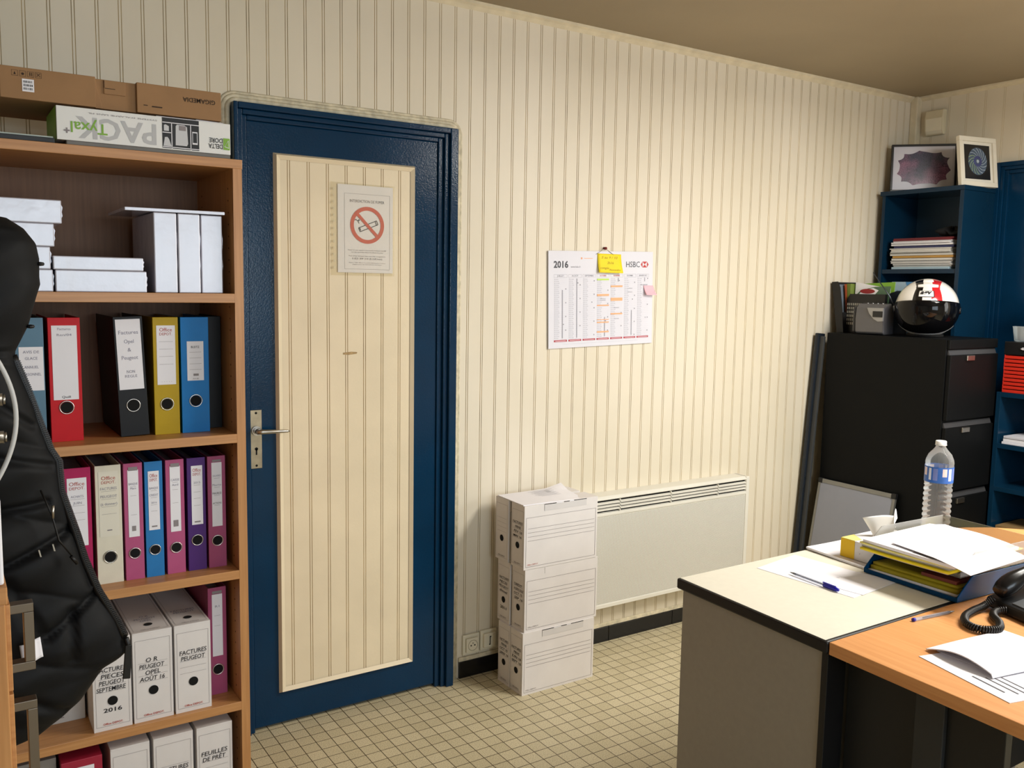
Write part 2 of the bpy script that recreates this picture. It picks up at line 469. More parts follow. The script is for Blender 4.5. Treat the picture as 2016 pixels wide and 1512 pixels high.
# ceiling lamp over the desk (out of frame)
t = thing('ceiling_lamp', 'white tube ceiling lamp above the beech desk', 'lamp', (3.15, -2.15, H))
b = MB(); b.prism([(-0.31,-0.115),(-0.26,-0.02),(-0.26,0.0),(0.26,0.0),(0.26,-0.02),(0.31,-0.115),(0.30,-0.115),(0.25,-0.03),(-0.25,-0.03),(-0.30,-0.115)], -0.66, 0.66, ax='y'); b.build('housing', RADW, t)

# ------------------------------------------------------------------ blue door (door_1)
d = MB()
LX0, LX1, LZ1 = 0.862, 1.552, 2.045
d.box(LX0, LX1, -0.018, 0.025, 0.012, LZ1)
door = struct(d.build('door_1', BLUE, bevel=0.003))
# boarded cream panel with a moulded edge
PX0, PX1, PZ0, PZ1 = 0.948, 1.461, 0.121, 1.952
p = MB(); board_wall(p, PX0+0.02, PX1-0.02, PZ0+0.02, PZ1-0.02, 0.9975, 0.0668, lambda a, dd, z: (a, -0.024+dd, z), 0.0013)
p.box(PX0+0.01, PX1-0.01, -0.020, -0.0182, PZ0+0.01, PZ1-0.01)
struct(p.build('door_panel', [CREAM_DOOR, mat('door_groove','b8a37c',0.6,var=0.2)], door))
p = MB()
def mould(x0, x1, z0, z1, w, y0, y1):
    a = [(x0,z0),(x1,z0),(x1,z1),(x0,z1)]; b = [(x0+w,z0+w),(x1-w,z0+w),(x1-w,z1-w),(x0+w,z1-w)]
    c = [(x0+w*.35,z0+w*.35),(x1-w*.35,z0+w*.35),(x1-w*.35,z1-w*.35),(x0+w*.35,z1-w*.35)]
    for i in range(4):
        j = (i+1)%4
        p.add([(a[i][0],y0,a[i][1]),(a[j][0],y0,a[j][1]),(c[j][0],y1,c[j][1]),(c[i][0],y1,c[i][1])], [(0,1,2,3)])
        p.add([(c[i][0],y1,c[i][1]),(c[j][0],y1,c[j][1]),(b[j][0],y1+0.008,b[j][1]),(b[i][0],y1+0.008,b[i][1])], [(0,1,2,3)])
mould(PX0, PX1, PZ0, PZ1, 0.021, -0.018, -0.034)
struct(p.build('panel_moulding', CREAM_DOOR, door))
# lock plate and lever
p = MB(); p.box(0.861, 0.899, -0.0215, -0.018, 0.918, 1.114)
hp = p.build('lock_plate', DULLMETAL, door, bevel=0.0012)
p = MB(); f = Face(p, (0.861,-0.0216,0.918), (1,0,0), (0,0,1))
f.disc(0.019, 0.066, 0.0055, 0); f.rect(0.0165, 0.046, 0.0215, 0.066, 0)
for v in (0.010, 0.186): f.disc(0.019, v, 0.004, 0)
p.build('keyhole', HOLE, hp)
p = MB()
p.cyl((0.879,-0.0215,1.046), (0.879,-0.030,1.046), 0.0155, 24)
p.cyl((0.879,-0.030,1.046), (0.879,-0.060,1.046), 0.0095, 20)
p.tube([(0.872,-0.058,1.046),(0.890,-0.060,1.046),(0.93,-0.060,1.044),(0.975,-0.056,1.042),(0.982,-0.055,1.042)], [0.008,0.0085,0.0065,0.005,0.003], 14)
p.build('lever_handle', STEEL, door)
p = MB(); Face(p, (1.185,-0.0243,1.288), (1,0,0), (0,0,1)).poly([(0,0.002),(0.02,0),(0.05,0.003),(0.052,0.009),(0.03,0.011),(0.01,0.009),(0,0.008)], 0, 2)
p.build('scuff_mark', mat('brown_scuff', 'a88d62', 0.7, var=0.3, scale=90), door)

# stepped blue door frame
f = MB()
rings = [(0.815, 1.621, 2.095, -0.050, 0.014, 0.031, 0.019), (0.829, 1.590, 2.076, -0.037, 0.017, 0.018, 0.016), (0.846, 1.572, 2.060, -0.025, 0.016, 0.020, 0.015)]
for (x0, x1, zt, y, wl, wr_, wt) in rings:
    f.box(x0, x0+wl, y, 0.03, 0, zt); f.box(x1-wr_, x1, y, 0.03, 0, zt); f.box(x0+wl, x1-wr_, y, 0.03, zt-wt, zt)
struct(f.build('trim_5', BLUE, bevel=0.003))
# cream rounded casing around the frame
def casing(r, x0, x1, zt, rad, y, m):
    pts = [(x0, y, 0.0), (x0, y, 1.0), (x0, y, zt-rad)]
    for k in range(1, 7):
        a = PI-k*PI/14; pts.append((x0+rad+rad*math.cos(PI-k*PI/12), y, zt-rad+rad*math.sin(PI-k*PI/12)))
    for k in range(0, 7):
        pts.append((x1-rad+rad*math.cos(PI/2-k*PI/12), y, zt-rad+rad*math.sin(PI/2-k*PI/12)))
    pts += [(x1, y, 1.0), (x1, y, 0.0)]
    m.tube(pts, r, 10)
c = MB()
casing(0.0085, 0.806, 1.632, 2.106, 0.03, -0.010, c)
casing(0.008, 0.794, 1.645, 2.118, 0.04, -0.004, c)
casing(0.006, 0.784, 1.657, 2.129, 0.05, 0.0, c)
struct(c.build('trim_6', CHIPPED))

# ------------------------------------------------------------------ blue door on the right wall (door_2)
d = MB(); d.box(RX+0.004, RX+0.05, D2Y0-0.004, D2Y1+0.004, 0.005, D2Z+0.002)
dr = struct(d.build('door_2', BLUE, bevel=0.002))
p = MB()
for z0, z1 in ((0.15, 0.95), (1.08, 1.98)):
    p.prism([(D2Y0+0.13,z0),(D2Y1-0.13,z0),(D2Y1-0.13,z1),(D2Y0+0.13,z1)], RX-0.004, RX+0.006, ax='x')
struct(p.build('door_panel', BLUE, dr, bevel=0.003))
f = MB()
for (o_, w_, xx) in [(0.055, 0.021, RX-0.030), (0.034, 0.016, RX-0.022), (0.018, 0.018, RX-0.010)]:
    ya, yb, zt = D2Y0-o_, D2Y1+o_, D2Z+o_
    f.box(xx, RX+0.012, ya, ya+w_, 0, zt); f.box(xx, RX+0.012, yb-w_, yb, 0, zt); f.box(xx, RX+0.012, ya+w_, yb-w_, zt-w_, zt)
struct(f.build('trim_7', BLUE, bevel=0.002))

# ================================================================== BOOKSHELF
BX0, BX1, BY0, BY1, BT = -0.09, 0.712, -0.48, -0.09, 1.857
SH = [0.040, 0.347, 0.731, 1.117, 1.501]          # top of each board
bs = thing('bookcase', 'beech laminate bookcase full of files, standing left of the blue door', 'bookcase', (0,0,0))
box_obj('side_panel', (BX0, BX0+0.024, BY0, BY1, 0, BT-0.024), BEECH_V, bs, 0.001)
sp = MB(); sp.box(BX1-0.024, BX1, BY0, BY1, 0, BT-0.024)
for z in [0.12+0.032*k for k in range(53)]:
    for y in (-0.43, -0.15): sp.cyl((BX1-0.0238, y, z), (BX1-0.0243, y, z), 0.0025, 8, 1)
sp.build('side_panel', [BEECH_V, HOLE], bs, 0.0)
box_obj('top_board', (BX0, BX1+0.001, BY0-0.002, BY1, BT-0.024, BT), BEECH, bs, 0.001)
for z in SH: box_obj('shelf', (BX0+0.024, BX1-0.024, BY0, BY1-0.008, z-0.025, z), BEECH, bs, 0.001)
box_obj('plinth', (BX0+0.024, BX1-0.024, BY0+0.02, BY0+0.035, 0, SH[0]-0.025), BEECH, bs)
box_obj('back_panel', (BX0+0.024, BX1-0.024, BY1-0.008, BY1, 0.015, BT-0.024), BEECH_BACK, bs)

# ------------------------------------------------------------------ lever arch files
RINGM = mat('eyelet_metal', 'c8c6c2', 0.25, 1.0, var=0.02)
INNER = mat('file_inside', '24222a', 0.8, var=0.1)
PAGES = mat('file_pages', '8d8994', 0.85, var=0.1, scale=80)
def binder(label, x0, x1, yf, z0, col, hgt=0.318, lean=0.0, depth=0.285, spec=None, white_plate=None, ringz=0.075, group=None):
    w = x1-x0
    t = thing('lever_arch_file', label, 'file', (x0, yf, z0), 0, group)
    t.rotation_euler = (0, lean, 0)
    m = mat('file_'+col, col, 0.45, spec=0.25, var=0.05, scale=20, bump=0.06, bscale=400)
    b = MB()
    b.box(0, w, 0, 0.003, 0, hgt); b.box(0, 0.0028, 0.003, depth, 0, hgt); b.box(w-0.0028, w, 0.003, depth, 0, hgt)
    b.build('cover', m, t, 0.0008)
    g = MB(); g.box(0.006, w-0.006, 0.045, depth-0.01, 0.006, hgt-0.022)
    g.build('pages', PAGES, t)
    if ringz is None: return t
    r = MB(); f = Face(r, (0, -0.0004, 0), (1,0,0), (0,0,1))
    rr = min(0.0165, w*0.30)
    f.disc(w/2, ringz, rr*0.86, 1, 1)
    rng = []
    for k in range(25): rng.append((w/2+rr*math.cos(2*PI*k/24), -0.0006, ringz+rr*math.sin(2*PI*k/24)))
    r.tube(rng, 0.0016, 6, 0, True, False)
    r.build('finger_ring', [RINGM, HOLE], t)
    if spec:
        l = MB(); (u0, v0, u1, v1) = spec['rect']
        f = Face(l, (0, -0.0003, 0), (1,0,0), (0,0,1))
        f.rect(u0, v0, u1, v1, 0, 1)
        for (tx, v, h, mm, ww) in spec.get('text', []): f.text(tx, (u0+u1)/2, v, h, mm, ww, 2)
        for v in spec.get('lines', []): f.rect(u0+0.006, v, u1-0.006, v+0.0006, 2, 2)
        for (a, b2, c2, d2, mm) in spec.get('rects', []): f.rect(a, b2, c2, d2, mm, 2)
        l.build('spine_label', [WHITE if not spec.get('m') else spec['m'], PENCIL, GREYLINE, REDPRINT, INK], t)
    return t
Y3 = -0.40
OD = lambda v, w: [('Office', v, 0.010, 3, w), ('DEPOT.', v-0.0115, 0.0075, 3, w)]
binder('slate blue lever arch file half hidden by the black coat, left of the red file', 0.163, 0.231, Y3, SH[3], '5d7f96',
       spec=dict(rect=(0.012,0.135,0.066,0.245), text=[('AVIS DE',0.232,0.007,1,0.036),('GLACE',0.216,0.007,1,0.028),('ANNUEL',0.194,0.007,1,0.032),('PERSONNEL',0.176,0.007,1,0.042)]))
binder('bright red lever arch file with a tall white spine label', 0.241, 0.315, Y3, SH[3], 'c4121d', ringz=0.088,
       spec=dict(rect=(0.008,0.108,0.066,0.298), text=[('Factures',0.289,0.006,1,0.030),('Ren/04',0.274,0.006,1,0.034),('Quill',0.115,0.006,4,0.020)]))
binder('black lever arch file leaning left with a handwritten white label, beside the yellow file', 0.405, 0.477, Y3, SH[3]+0.0012, '17181b', lean=-0.038, ringz=0.082,
       spec=dict(rect=(0.005,0.125,0.066,0.311), text=[('Factures',0.276,0.010,1,0.048),('Opel',0.252,0.010,1,0.024),('&',0.230,0.010,1,None),('Peugeot',0.209,0.010,1,0.040),('NON',0.172,0.008,1,0.020),('REGLE',0.160,0.007,1,0.030)]))
binder('mustard yellow lever arch file between the black and the bright blue file', 0.491, 0.556, Y3, SH[3], 'b4960f', ringz=0.083,
       spec=dict(rect=(0.009,0.136,0.057,0.296), text=OD(0.284,0.032)+[('. . . . .',0.146,0.006,2,0.026)], lines=[0.252,0.232,0.212,0.191]))
binder('bright blue lever arch file on the second shelf with a small rounded white label', 0.562, 0.636, Y3, SH[3], '0b74bd', ringz=0.088,
       spec=dict(rect=(0.016,0.144,0.060,0.252), text=[('BLEITZ',0.236,0.006,4,0.022),('A4 80',0.149,0.004,2,0.016)], lines=[0.222,0.206,0.190,0.174], rects=[(0.032,0.157,0.046,0.163,2)]))
binder('plain black lever arch file pushed back at the right end of the second shelf', 0.642, 0.684, -0.345, SH[3], '0a0a0c', depth=0.23, ringz=None)
Y4 = -0.42; Z4 = SH[2]
binder('crimson file next to the white one, partly behind the coat zip', 0.257, 0.325, Y4, Z4, 'b0205a', ringz=0.083,
       spec=dict(rect=(0.012,0.112,0.058,0.292), text=OD(0.276,0.036)+[('ACHATS',0.243,0.006,1,0.03),('JUIN',0.226,0.006,1,0.02)], lines=[0.236,0.219,0.200,0.181]))
binder('off white lever arch file between crimson and pink files', 0.335, 0.398, Y4, Z4, 'ded8c6', ringz=0.072,
       spec=dict(rect=(0.008,0.128,0.056,0.302), m=mat('cream_label','e2ddce',0.6,var=0.02), text=OD(0.284,0.034)+[('FACTURES',0.256,0.007,1,0.04),('PEUGEOT',0.235,0.007,1,0.04),('(à donner)',0.215,0.007,1,0.04)], lines=[0.249,0.228,0.208,0.188], rects=[(0.026,0.143,0.038,0.146,2)]))
pk = 'b2547f'
binder('pink narrow lever arch file between the off white and the narrow blue file', 0.404, 0.451, Y4, Z4, pk, ringz=0.073,
       spec=dict(rect=(0.010,0.118,0.037,0.300), text=[('BANQUE',0.262,0.006,1,0.022),('Mars',0.250,0.006,1,0.014)], lines=[0.255,0.230,0.178], rects=[(0.012,0.298,0.035,0.308,2),(0.018,0.134,0.028,0.148,2)]))
binder('narrow mid blue lever arch file between two pink files', 0.456, 0.502, Y4, Z4, '2a78b8', ringz=0.075,
       spec=dict(rect=(0.009,0.130,0.037,0.292), text=OD(0.279,0.020)+[('BANQUE',0.245,0.006,1,0.022),('CREDIT',0.226,0.006,1,0.022),('2016',0.205,0.005,1,0.014)], lines=[0.238,0.219,0.199,0.182], rects=[(0.016,0.138,0.030,0.142,2)]))
binder('pink narrow lever arch file between the narrow blue and the purple file', 0.510, 0.558, Y4, Z4, pk, ringz=0.073,
       spec=dict(rect=(0.011,0.118,0.038,0.300), text=[('CAISSE',0.262,0.006,1,0.022),('Avril',0.248,0.006,1,0.016)], lines=[0.255,0.235,0.198], rects=[(0.013,0.298,0.036,0.308,2),(0.018,0.132,0.031,0.150,2)]))
binder('purple lever arch file on the third shelf', 0.566, 0.615, Y4, Z4, '4d2a72', ringz=0.086,
       spec=dict(rect=(0.011,0.130,0.041,0.296), text=OD(0.283,0.022)+[('2015',0.248,0.006,1,0.018)], lines=[0.241,0.222,0.204,0.184], rects=[(0.018,0.136,0.034,0.140,2)]))
binder('dusky pink lever arch file at the right end of the third shelf', 0.621, 0.670, Y4, Z4, 'a14b70', ringz=0.077,
       spec=dict(rect=(0.011,0.118,0.039,0.300), text=[('SALAIRES',0.262,0.005,1,0.022),('Maurice',0.236,0.006,1,0.024),('MAURICE',0.212,0.006,4,0.024),('ACTIONS',0.184,0.005,4,0.024)], lines=[0.255,0.229,0.206,0.178], rects=[(0.013,0.302,0.037,0.308,2)]))
binder('dusky pink lever arch file beside the archive boxes on the fourth shelf', 0.620, 0.671, -0.40, SH[1], 'a14b70', ringz=0.075,
       spec=dict(rect=(0.011,0.115,0.040,0.298), text=[('R1',0.262,0.006,1,0.012)], lines=[0.235,0.205], rects=[(0.012,0.300,0.039,0.308,2)]))

# ------------------------------------------------------------------ archive boxes
def archive_box(label, loc, rotz, w, dep, hgt, front=(), topprint=False, side=False, foot=None, date=None, group=None, od_red=True, hole_v=0.30, fh=0.016):
    t = thing('archive_box', label, 'box', loc, rotz, group)
    b = MB(); b.box(0, w, 0, dep, 0, hgt)
    # lid seam strips along the top edges
    b.box(0.002, w-0.002, -0.0006, 0.0, hgt-0.004, hgt-0.001, 0)
    b.build('carton', CARD_W, t, 0.0012)
    pr = MB(); f = Face(pr, (0, -0.0004, 0), (1,0,0), (0,0,1))
    e = 0.006
    f.frame(e, 0.012, w-e, hgt-0.022, 0.0007, 0, 1)
    hz = hgt*hole_v
    n = len(front)
    v0 = hz+0.030
    for k in range(4): f.rect(e+0.007, v0+k*0.0175-0.004, w-e-0.007, v0+k*0.0175-0.0034, 0, 1)
    f.text('Office DEPOT.', w/2, 0.018, 0.0052, 2 if od_red else 0, w*0.52, 2, bold=0.02)
    for k, tx in enumerate(front):
        f.text(tx, w/2+random.uniform(-0.003,0.003), v0+(3-k)*0.0175+0.003, fh*0.75, 1, min(w-0.022, 0.0085*len(tx)+0.004), 2, bold=0.004, shear=0.12, rot=random.uniform(-0.02,0.03))
    if date: f.text(date, w/2, 0.055, 0.011, 1, min(0.045, w*0.5), 2, bold=0.012)
    pr.build('printed_front', [GREYLINE, INK, REDPRINT], t)
    ho = MB(); f = Face(ho, (0, -0.0004, 0), (1,0,0), (0,0,1)); f.disc(w/2, hz, 0.0125, 0, 2, 28)
    ho.build('finger_hole', HOLE, t)
    if topprint:
        tp = MB(); f = Face(tp, (0, 0, hgt+0.0004), (1,0,0), (0,1,0))
        f.frame(e, 0.010, w-e, dep-0.02, 0.0007, 0, 1); f.text('Office DEPOT.', w/2, 0.016, 0.005, 0, w*0.5, 1)
        f.disc(w/2, 0.052, 0.011, 2, 2)
        for k, tx in enumerate(front[:3]): f.text(tx, w/2, 0.115-k*0.017, fh*0.75, 1, min(w-0.03, 0.008*len(tx)), 2)
        tp.build('printed_top', [GREYLINE, PENCIL, HOLE], t)
    if side:
        sd = MB(); f = Face(sd, (w+0.0004, 0, 0), (0,1,0), (0,0,1))
        f.frame(0.008, 0.010, dep-0.008, hgt-0.045, 0.0011, 0, 1)
        for k in range(4): f.rect(0.016, hgt-0.088-k*0.0155, dep-0.014, hgt-0.0869-k*0.0155, 0, 1)
        f.text('Office DEPOT.', 0.04, 0.018, 0.005, 2 if side == 'red' else 0, 0.05, 1)
        # hand flap cut into the top edge
        f.rect(dep*0.26, hgt-0.027, dep*0.262, hgt-0.002, 3, 1)
        if side != 'plain':
            f.rect(dep*0.26, hgt-0.027, dep*0.84, hgt-0.003, 4, 1); f.rect(dep*0.26, hgt-0.0035, dep*0.84, hgt-0.001, 3, 2)
            f.rect(dep*0.42, hgt-0.0042, dep*0.52, hgt-0.001, 5, 3); f.rect(dep*0.60, hgt-0.0042, dep*0.66, hgt-0.001, 5, 3)
        sd.build('printed_side', [GREYLINE, INK, REDPRINT, HOLE, mat('card_flap','d2cecd',0.7,var=0.02), WHITE], t)
    return t
YB = -0.465
archive_box('white archive box with four handwritten lines ending in septembre and 2016 below its hole', (0.307, YB, SH[1]), 0, 0.094, 0.34, 0.25, ['FACTURES','PIECES','PEUGEOT','SEPTEMBRE'], True, date='2016', hole_v=0.32)
archive_box('white archive box marked O R and Aout 16, centre of three on the fourth shelf', (0.406, YB, SH[1]), 0, 0.101, 0.34, 0.25, ['O R','PEUGEOT','OPEL','AOÛT 16'], True, hole_v=0.34)
archive_box('white archive box with only two handwritten lines, beside the pink file on the fourth shelf', (0.513, YB, SH[1]), 0, 0.096, 0.34, 0.25, ['FACTURES','PEUGEOT'], True, hole_v=0.34)
wbx = MB(); wbx.box(-0.02, 0.300, -0.36, -0.14, SH[1], SH[1]+0.25)
tb = thing('document_box', 'white box with small print behind the coat hem on the fourth shelf', 'box')
wbx.build('carton', mat('grey_white_card','cfcac4',0.65,var=0.03), tb, 0.0015)
pp = MB(); f = Face(pp, (-0.02,-0.3604,SH[1]), (1,0,0), (0,0,1))
f.frame(0.235, 0.045, 0.275, 0.066, 0.0007, 0); 
for k in range(5): f.rect(0.205, 0.014+0.005*k, 0.268-0.004*k, 0.0165+0.005*k, 0)
f.poly([(0.262,0.075),(0.276,0.078),(0.270,0.084),(0.262,0.081)], 1)
pp.build('printed_front', [GREYLINE, INK], tb)
ZB = SH[0]
archive_box('white archive box with a blank front on the bottom shelf', (0.344, YB, ZB), 0, 0.098, 0.34, 0.25, [], False, hole_v=0.34)
archive_box('white archive box marked Factures at the middle of the bottom shelf', (0.452, YB, ZB), 0, 0.104, 0.34, 0.25, ['','FACTURES','PEUGEOT'], False, hole_v=0.34)
archive_box('white archive box marked Feuilles de pret at the right end of the bottom shelf', (0.566, YB, ZB), 0, 0.098, 0.34, 0.25, ['FEUILLES','DE PRÊT'], False, hole_v=0.34)
t = thing('document_box', 'crimson document box on the bottom shelf left of the white boxes', 'box', (0.226, YB, ZB))
b = MB(); b.box(0, 0.098, 0, 0.30, 0, 0.245); b.build('carton', mat('crimson_card','a01f38',0.5,var=0.05), t, 0.0015)
b = MB(); Face(b, (0.02,-0.0004,0.10), (1,0,0), (0,0,1)).rect(0,0,0.058,0.125,0); b.build('spine_label', WHITE, t)
t = thing('document_box', 'grey document box at the far left of the bottom shelf', 'box', (0.12, YB+0.03, ZB))
b = MB(); b.box(0, 0.098, 0, 0.30, 0, 0.252); b.build('carton', mat('grey_card','8c8781',0.6,var=0.05), t, 0.0015)
b = MB(); Face(b, (0.02,-0.0004,0.10), (1,0,0), (0,0,1)).rect(0,0,0.058,0.125,0); b.build('spine_label', WHITE, t)

# ------------------------------------------------------------------ paper packs on the top shelf
def ream(label, x0, x1, z0, z1, y0=-0.468, dep=0.29, group='wrapped paper packs on the top shelf'):
    t = thing('paper_ream', label, 'paper', (x0, y0, z0), 0, group)
    b = MB(); w, h = x1-x0, z1-z0
    b.box(0, w, 0, dep, 0, h)
    b.build('wrapped_block', PACKW, t, 0.0025)
    b = MB()
    for s in range(2):
        y = 0.0 if s == 0 else dep
    b.prism([(0.0,0.15*h),(-0.0,0.85*h),(-0.0,0.5*h)] if False else [(w,0.2*h),(w+0.003,0.35*h),(w+0.0015,0.5*h),(w+0.0035,0.7*h),(w,0.85*h)], 0.01, dep-0.01, ax='y')
    b.build('wrap_fold', PACKW, t)
    return t
Z5 = SH[4]
ream('wrapped paper pack lying at the bottom of the left stack on the top shelf', 0.045, 0.251, Z5, Z5+0.054)
ream('wrapped paper pack second from the bottom in the left stack', 0.04, 0.247, Z5+0.0545, Z5+0.109)
ream('wrapped paper pack third from the bottom in the left stack', 0.043, 0.257, Z5+0.1095, Z5+0.165)
ream('wrapped paper pack on top of the left stack, overhanging to the right', 0.063, 0.275, Z5+0.1655, Z5+0.222)
ream('wrapped paper pack lying alone under a thinner pack in the middle of the top shelf', 0.256, 0.467, Z5, Z5+0.054)
ream('thin paper pack lying on the middle pack of the top shelf', 0.252, 0.460, Z5+0.0545, Z5+0.088)
ream('paper pack standing upright, left of the three under the white board', 0.488, 0.545, Z5, Z5+0.207, -0.462)
ream('glossy wrapped pack standing upright, middle of the three under the white board', 0.548, 0.604, Z5, Z5+0.207, -0.462)
ream('paper pack standing upright against the right side of the bookcase', 0.608, 0.664, Z5, Z5+0.207, -0.455)
b = MB(); b.hexa([(0.421,-0.455,Z5+0.2085),(0.668,-0.468,Z5+0.2085),(0.668,-0.20,Z5+0.2085),(0.421,-0.20,Z5+0.2085),(0.421,-0.455,Z5+0.217),(0.668,-0.468,Z5+0.217),(0.668,-0.20,Z5+0.217),(0.421,-0.20,Z5+0.217)])
tag(b.build('white_board_sheet', PACKW, None, 0.001), 'thin white board lying across the three upright paper packs', 'board')

# ------------------------------------------------------------------ things on top of the bookcase
GREEN = mat('lime_green_print', '7fae3a', 0.5, var=0.03)
LGREY = mat('light_grey_print', 'bdbdbf', 0.6, var=0.0)
DKP = mat('dark_print', '1f1d1d', 0.5, var=0.05)
FLD1 = mat('dark_folder_card', '33363b', 0.6, var=0.1); FLD2 = mat('grey_folder_card', '74726f', 0.6, var=0.08)
b = MB(); b.box(0.29, 0.682, -0.478, -0.20, BT, BT+0.010)
tag(b.build('document_folder', FLD2, None, 0.002), 'flat grey folder under the white alarm kit box', 'folder')
b = MB(); b.box(-0.05, 0.265, -0.478, -0.20, BT, BT+0.012)
f = MB()
o = tag(b.build('document_folder', FLD1, None, 0.002), 'flat dark folder at the left end of the bookcase top', 'folder')
b = MB(); b.hexa([(-0.05,-0.474,BT+0.0125),(0.40,-0.479,BT+0.0125),(0.262,-0.20,BT+0.0125),(-0.05,-0.20,BT+0.0125),(-0.05,-0.474,BT+0.0155),(0.262,-0.479,BT+0.0155),(0.262,-0.20,BT+0.0155),(-0.05,-0.20,BT+0.0155)])
b = MB(); b.box(-0.05, 0.262, -0.474, -0.20, BT+0.0125, BT+0.0155)
tag(b.build('plastic_sleeve', mat('grey_green_plastic','a9b4ae',0.2,var=0.05)), 'thin pale plastic sleeve on the dark folder', 'sleeve')
TZ = BT+0.0105
t = thing('alarm_kit_box', 'white printed alarm kit box upside down with a green end on the bookcase', 'box', (0.270, -0.477, TZ))
bw, bd, bh = 0.414, 0.20, 0.080
b = MB(); b.box(0, bw, 0, bd, 0, bh); b.build('carton', mat('white_gloss_card','e6e5e2',0.4,var=0.01), t, 0.0012)
b = MB(); Face(b, (-0.0004, bd, 0), (0,-1,0), (0,0,1)).rect(0, 0, bd-0.004, bh, 0, 1)
b.build('green_end', GREEN, t, label='lime green end panel')
b = MB(); f = Face(b, (0, -0.0004, 0), (1,0,0), (0,0,1))
f.text('PACK', 0.135, 0.036, 0.050, 0, 0.185, 1, bold=0.02, flip=True)
f.text('Tyxal', 0.072, 0.034, 0.026, 1, 0.082, 2, bold=0.01, flip=True); f.text('+', 0.022, 0.024, 0.017, 4, None, 2, bold=0.03, flip=True)
f.text('SYSTEME D\'ALARME SANS FIL', 0.15, 0.069, 0.0035, 4, 0.16, 2, flip=True)
f.rect(0.242, 0.003, 0.333, bh-0.001, 2, 1)
for (u0, v0, u1, v1) in [(0.2425,0.066,0.333,0.068),(0.2425,0.041,0.2655,0.043),(0.264,0.003,0.266,0.067),(0.311,0.003,0.313,0.067),(0.2425,0.005,0.333,0.007)]: f.rect(u0,v0,u1,v1,3,2)
f.poly([(0.274,0.012),(0.302,0.012),(0.305,0.018),(0.303,0.060),(0.297,0.064),(0.278,0.064),(0.275,0.060)], 5, 2); f.rect(0.283,0.050,0.300,0.062,4,3)
f.rect(0.316,0.018,0.329,0.050,3,2); f.rect(0.3175,0.022,0.3275,0.047,2,3)
f.poly([(0.246,0.046),(0.258,0.046),(0.258,0.058),(0.250,0.062),(0.246,0.060)], 5, 2); f.poly([(0.244,0.008),(0.264,0.008),(0.258,0.026),(0.254,0.031),(0.248,0.030)], 5, 2)
f.text('DELTA', 0.375, 0.020, 0.012, 2, 0.036, 2, bold=0.012, flip=True); f.text('DORE', 0.376, 0.035, 0.012, 2, 0.034, 2, bold=0.012, flip=True)
f.rect(0.386+0.009, 0.012, 0.412, 0.042, 1, 2); 
f.poly([(0.3975,0.020),(0.4095,0.016),(0.4085,0.038)], 3, 3); f.poly([(0.399,0.021),(0.4085,0.018),(0.4075,0.035)], 1, 4)
b.build('printed_front', [LGREY, GREEN, DKP, WHITE, GREYLINE, mat('product_grey','c9c9cc',0.5,var=0.03)], t)
CZ = TZ+bh+0.001
b = MB()
b.box(0.50, 0.668, -0.468, -0.33, CZ, CZ+0.0015); b.hexa([(0.60,-0.466,CZ+0.0015),(0.664,-0.468,CZ+0.0015),(0.664,-0.40,CZ+0.0015),(0.60,-0.40,CZ+0.0015),(0.60,-0.462,CZ+0.0045),(0.664,-0.466,CZ+0.0022),(0.664,-0.40,CZ+0.0022),(0.60,-0.40,CZ+0.0045)])
tag(b.build('paper_sheets', WHITE), 'loose white papers poking out between the carton and the alarm kit box', 'paper')
GZ = CZ+0.005
t = thing('cardboard_box', 'long brown cardboard carton lying upside down on the alarm kit box', 'box', (0.155, -0.470, GZ))
gw, gd, gh = 0.508, 0.30, 0.073
b = MB()
b.box(0, 0.205, 0, gd, 0, gh); b.box(0.300, gw, 0, gd, 0, gh); b.box(0.205, 0.300, 0.012, gd, 0, gh-0.002)
b.hexa([(0.205,0.012,0),(0.222,0.012,0),(0.222,0.02,0),(0.205,0.02,0),(0.2,0.0,gh*0.98),(0.203,0.0,gh*0.98),(0.21,0.02,gh*0.98),(0.2,0.02,gh*0.98)])
b.box(0.225, 0.275, 0.008, 0.012, gh*0.5, gh-0.003)
b.build('carton', CARD_B, t, 0.0012)
b = MB(); f = Face(b, (0, -0.0004, 0), (1,0,0), (0,0,1))
f.text('GIGAMEDIA', 0.452, 0.046, 0.011, 0, 0.082, 1, bold=0.012, flip=True)
for k in range(4):
    u = 0.025+0.0165*k; f.frame(u, 0.052, u+0.013, 0.065, 0.0006, 0, 1)
f.poly([(0.029,0.055),(0.034,0.055),(0.0315,0.062)], 0); f.disc(0.048,0.058,0.003,0,1,10); f.rect(0.0625,0.055,0.064,0.063,0); f.rect(0.0665,0.055,0.068,0.063,0); f.line(0.077,0.055,0.085,0.063,0.001,0); f.line(0.077,0.063,0.085,0.055,0.001,0)
f.rect(0.315, 0.018, 0.325, 0.020, 0); f.rect(0.335, 0.016, 0.36, 0.019, 0)
f2 = Face(b, (0.205, 0.0078, 0), (1,0,0), (0,0,1)); f2.rect(0.022, gh-0.024, 0.046, gh-0.0225, 0, 1); f2.rect(0.020, gh-0.022, 0.0215, gh-0.005, 0, 1)
b.build('printed_front', [mat('dark_brown_ink','3a2a1e',0.8,var=0.0)], t)
b = MB(); f = Face(b, (0.046, -0.0005, 0.018), (1,0,0), (0,0,1)); f.rect(0,0,0.025,0.029,0,1)
for v in (0.004, 0.012, 0.020):
    for k in range(9): f.rect(0.003+0.0022*k, v, 0.003+0.0022*k+random.uniform(.0006,.0016), v+0.005, 1, 2)
b.build('barcode_sticker', [WHITE, DKP], t)

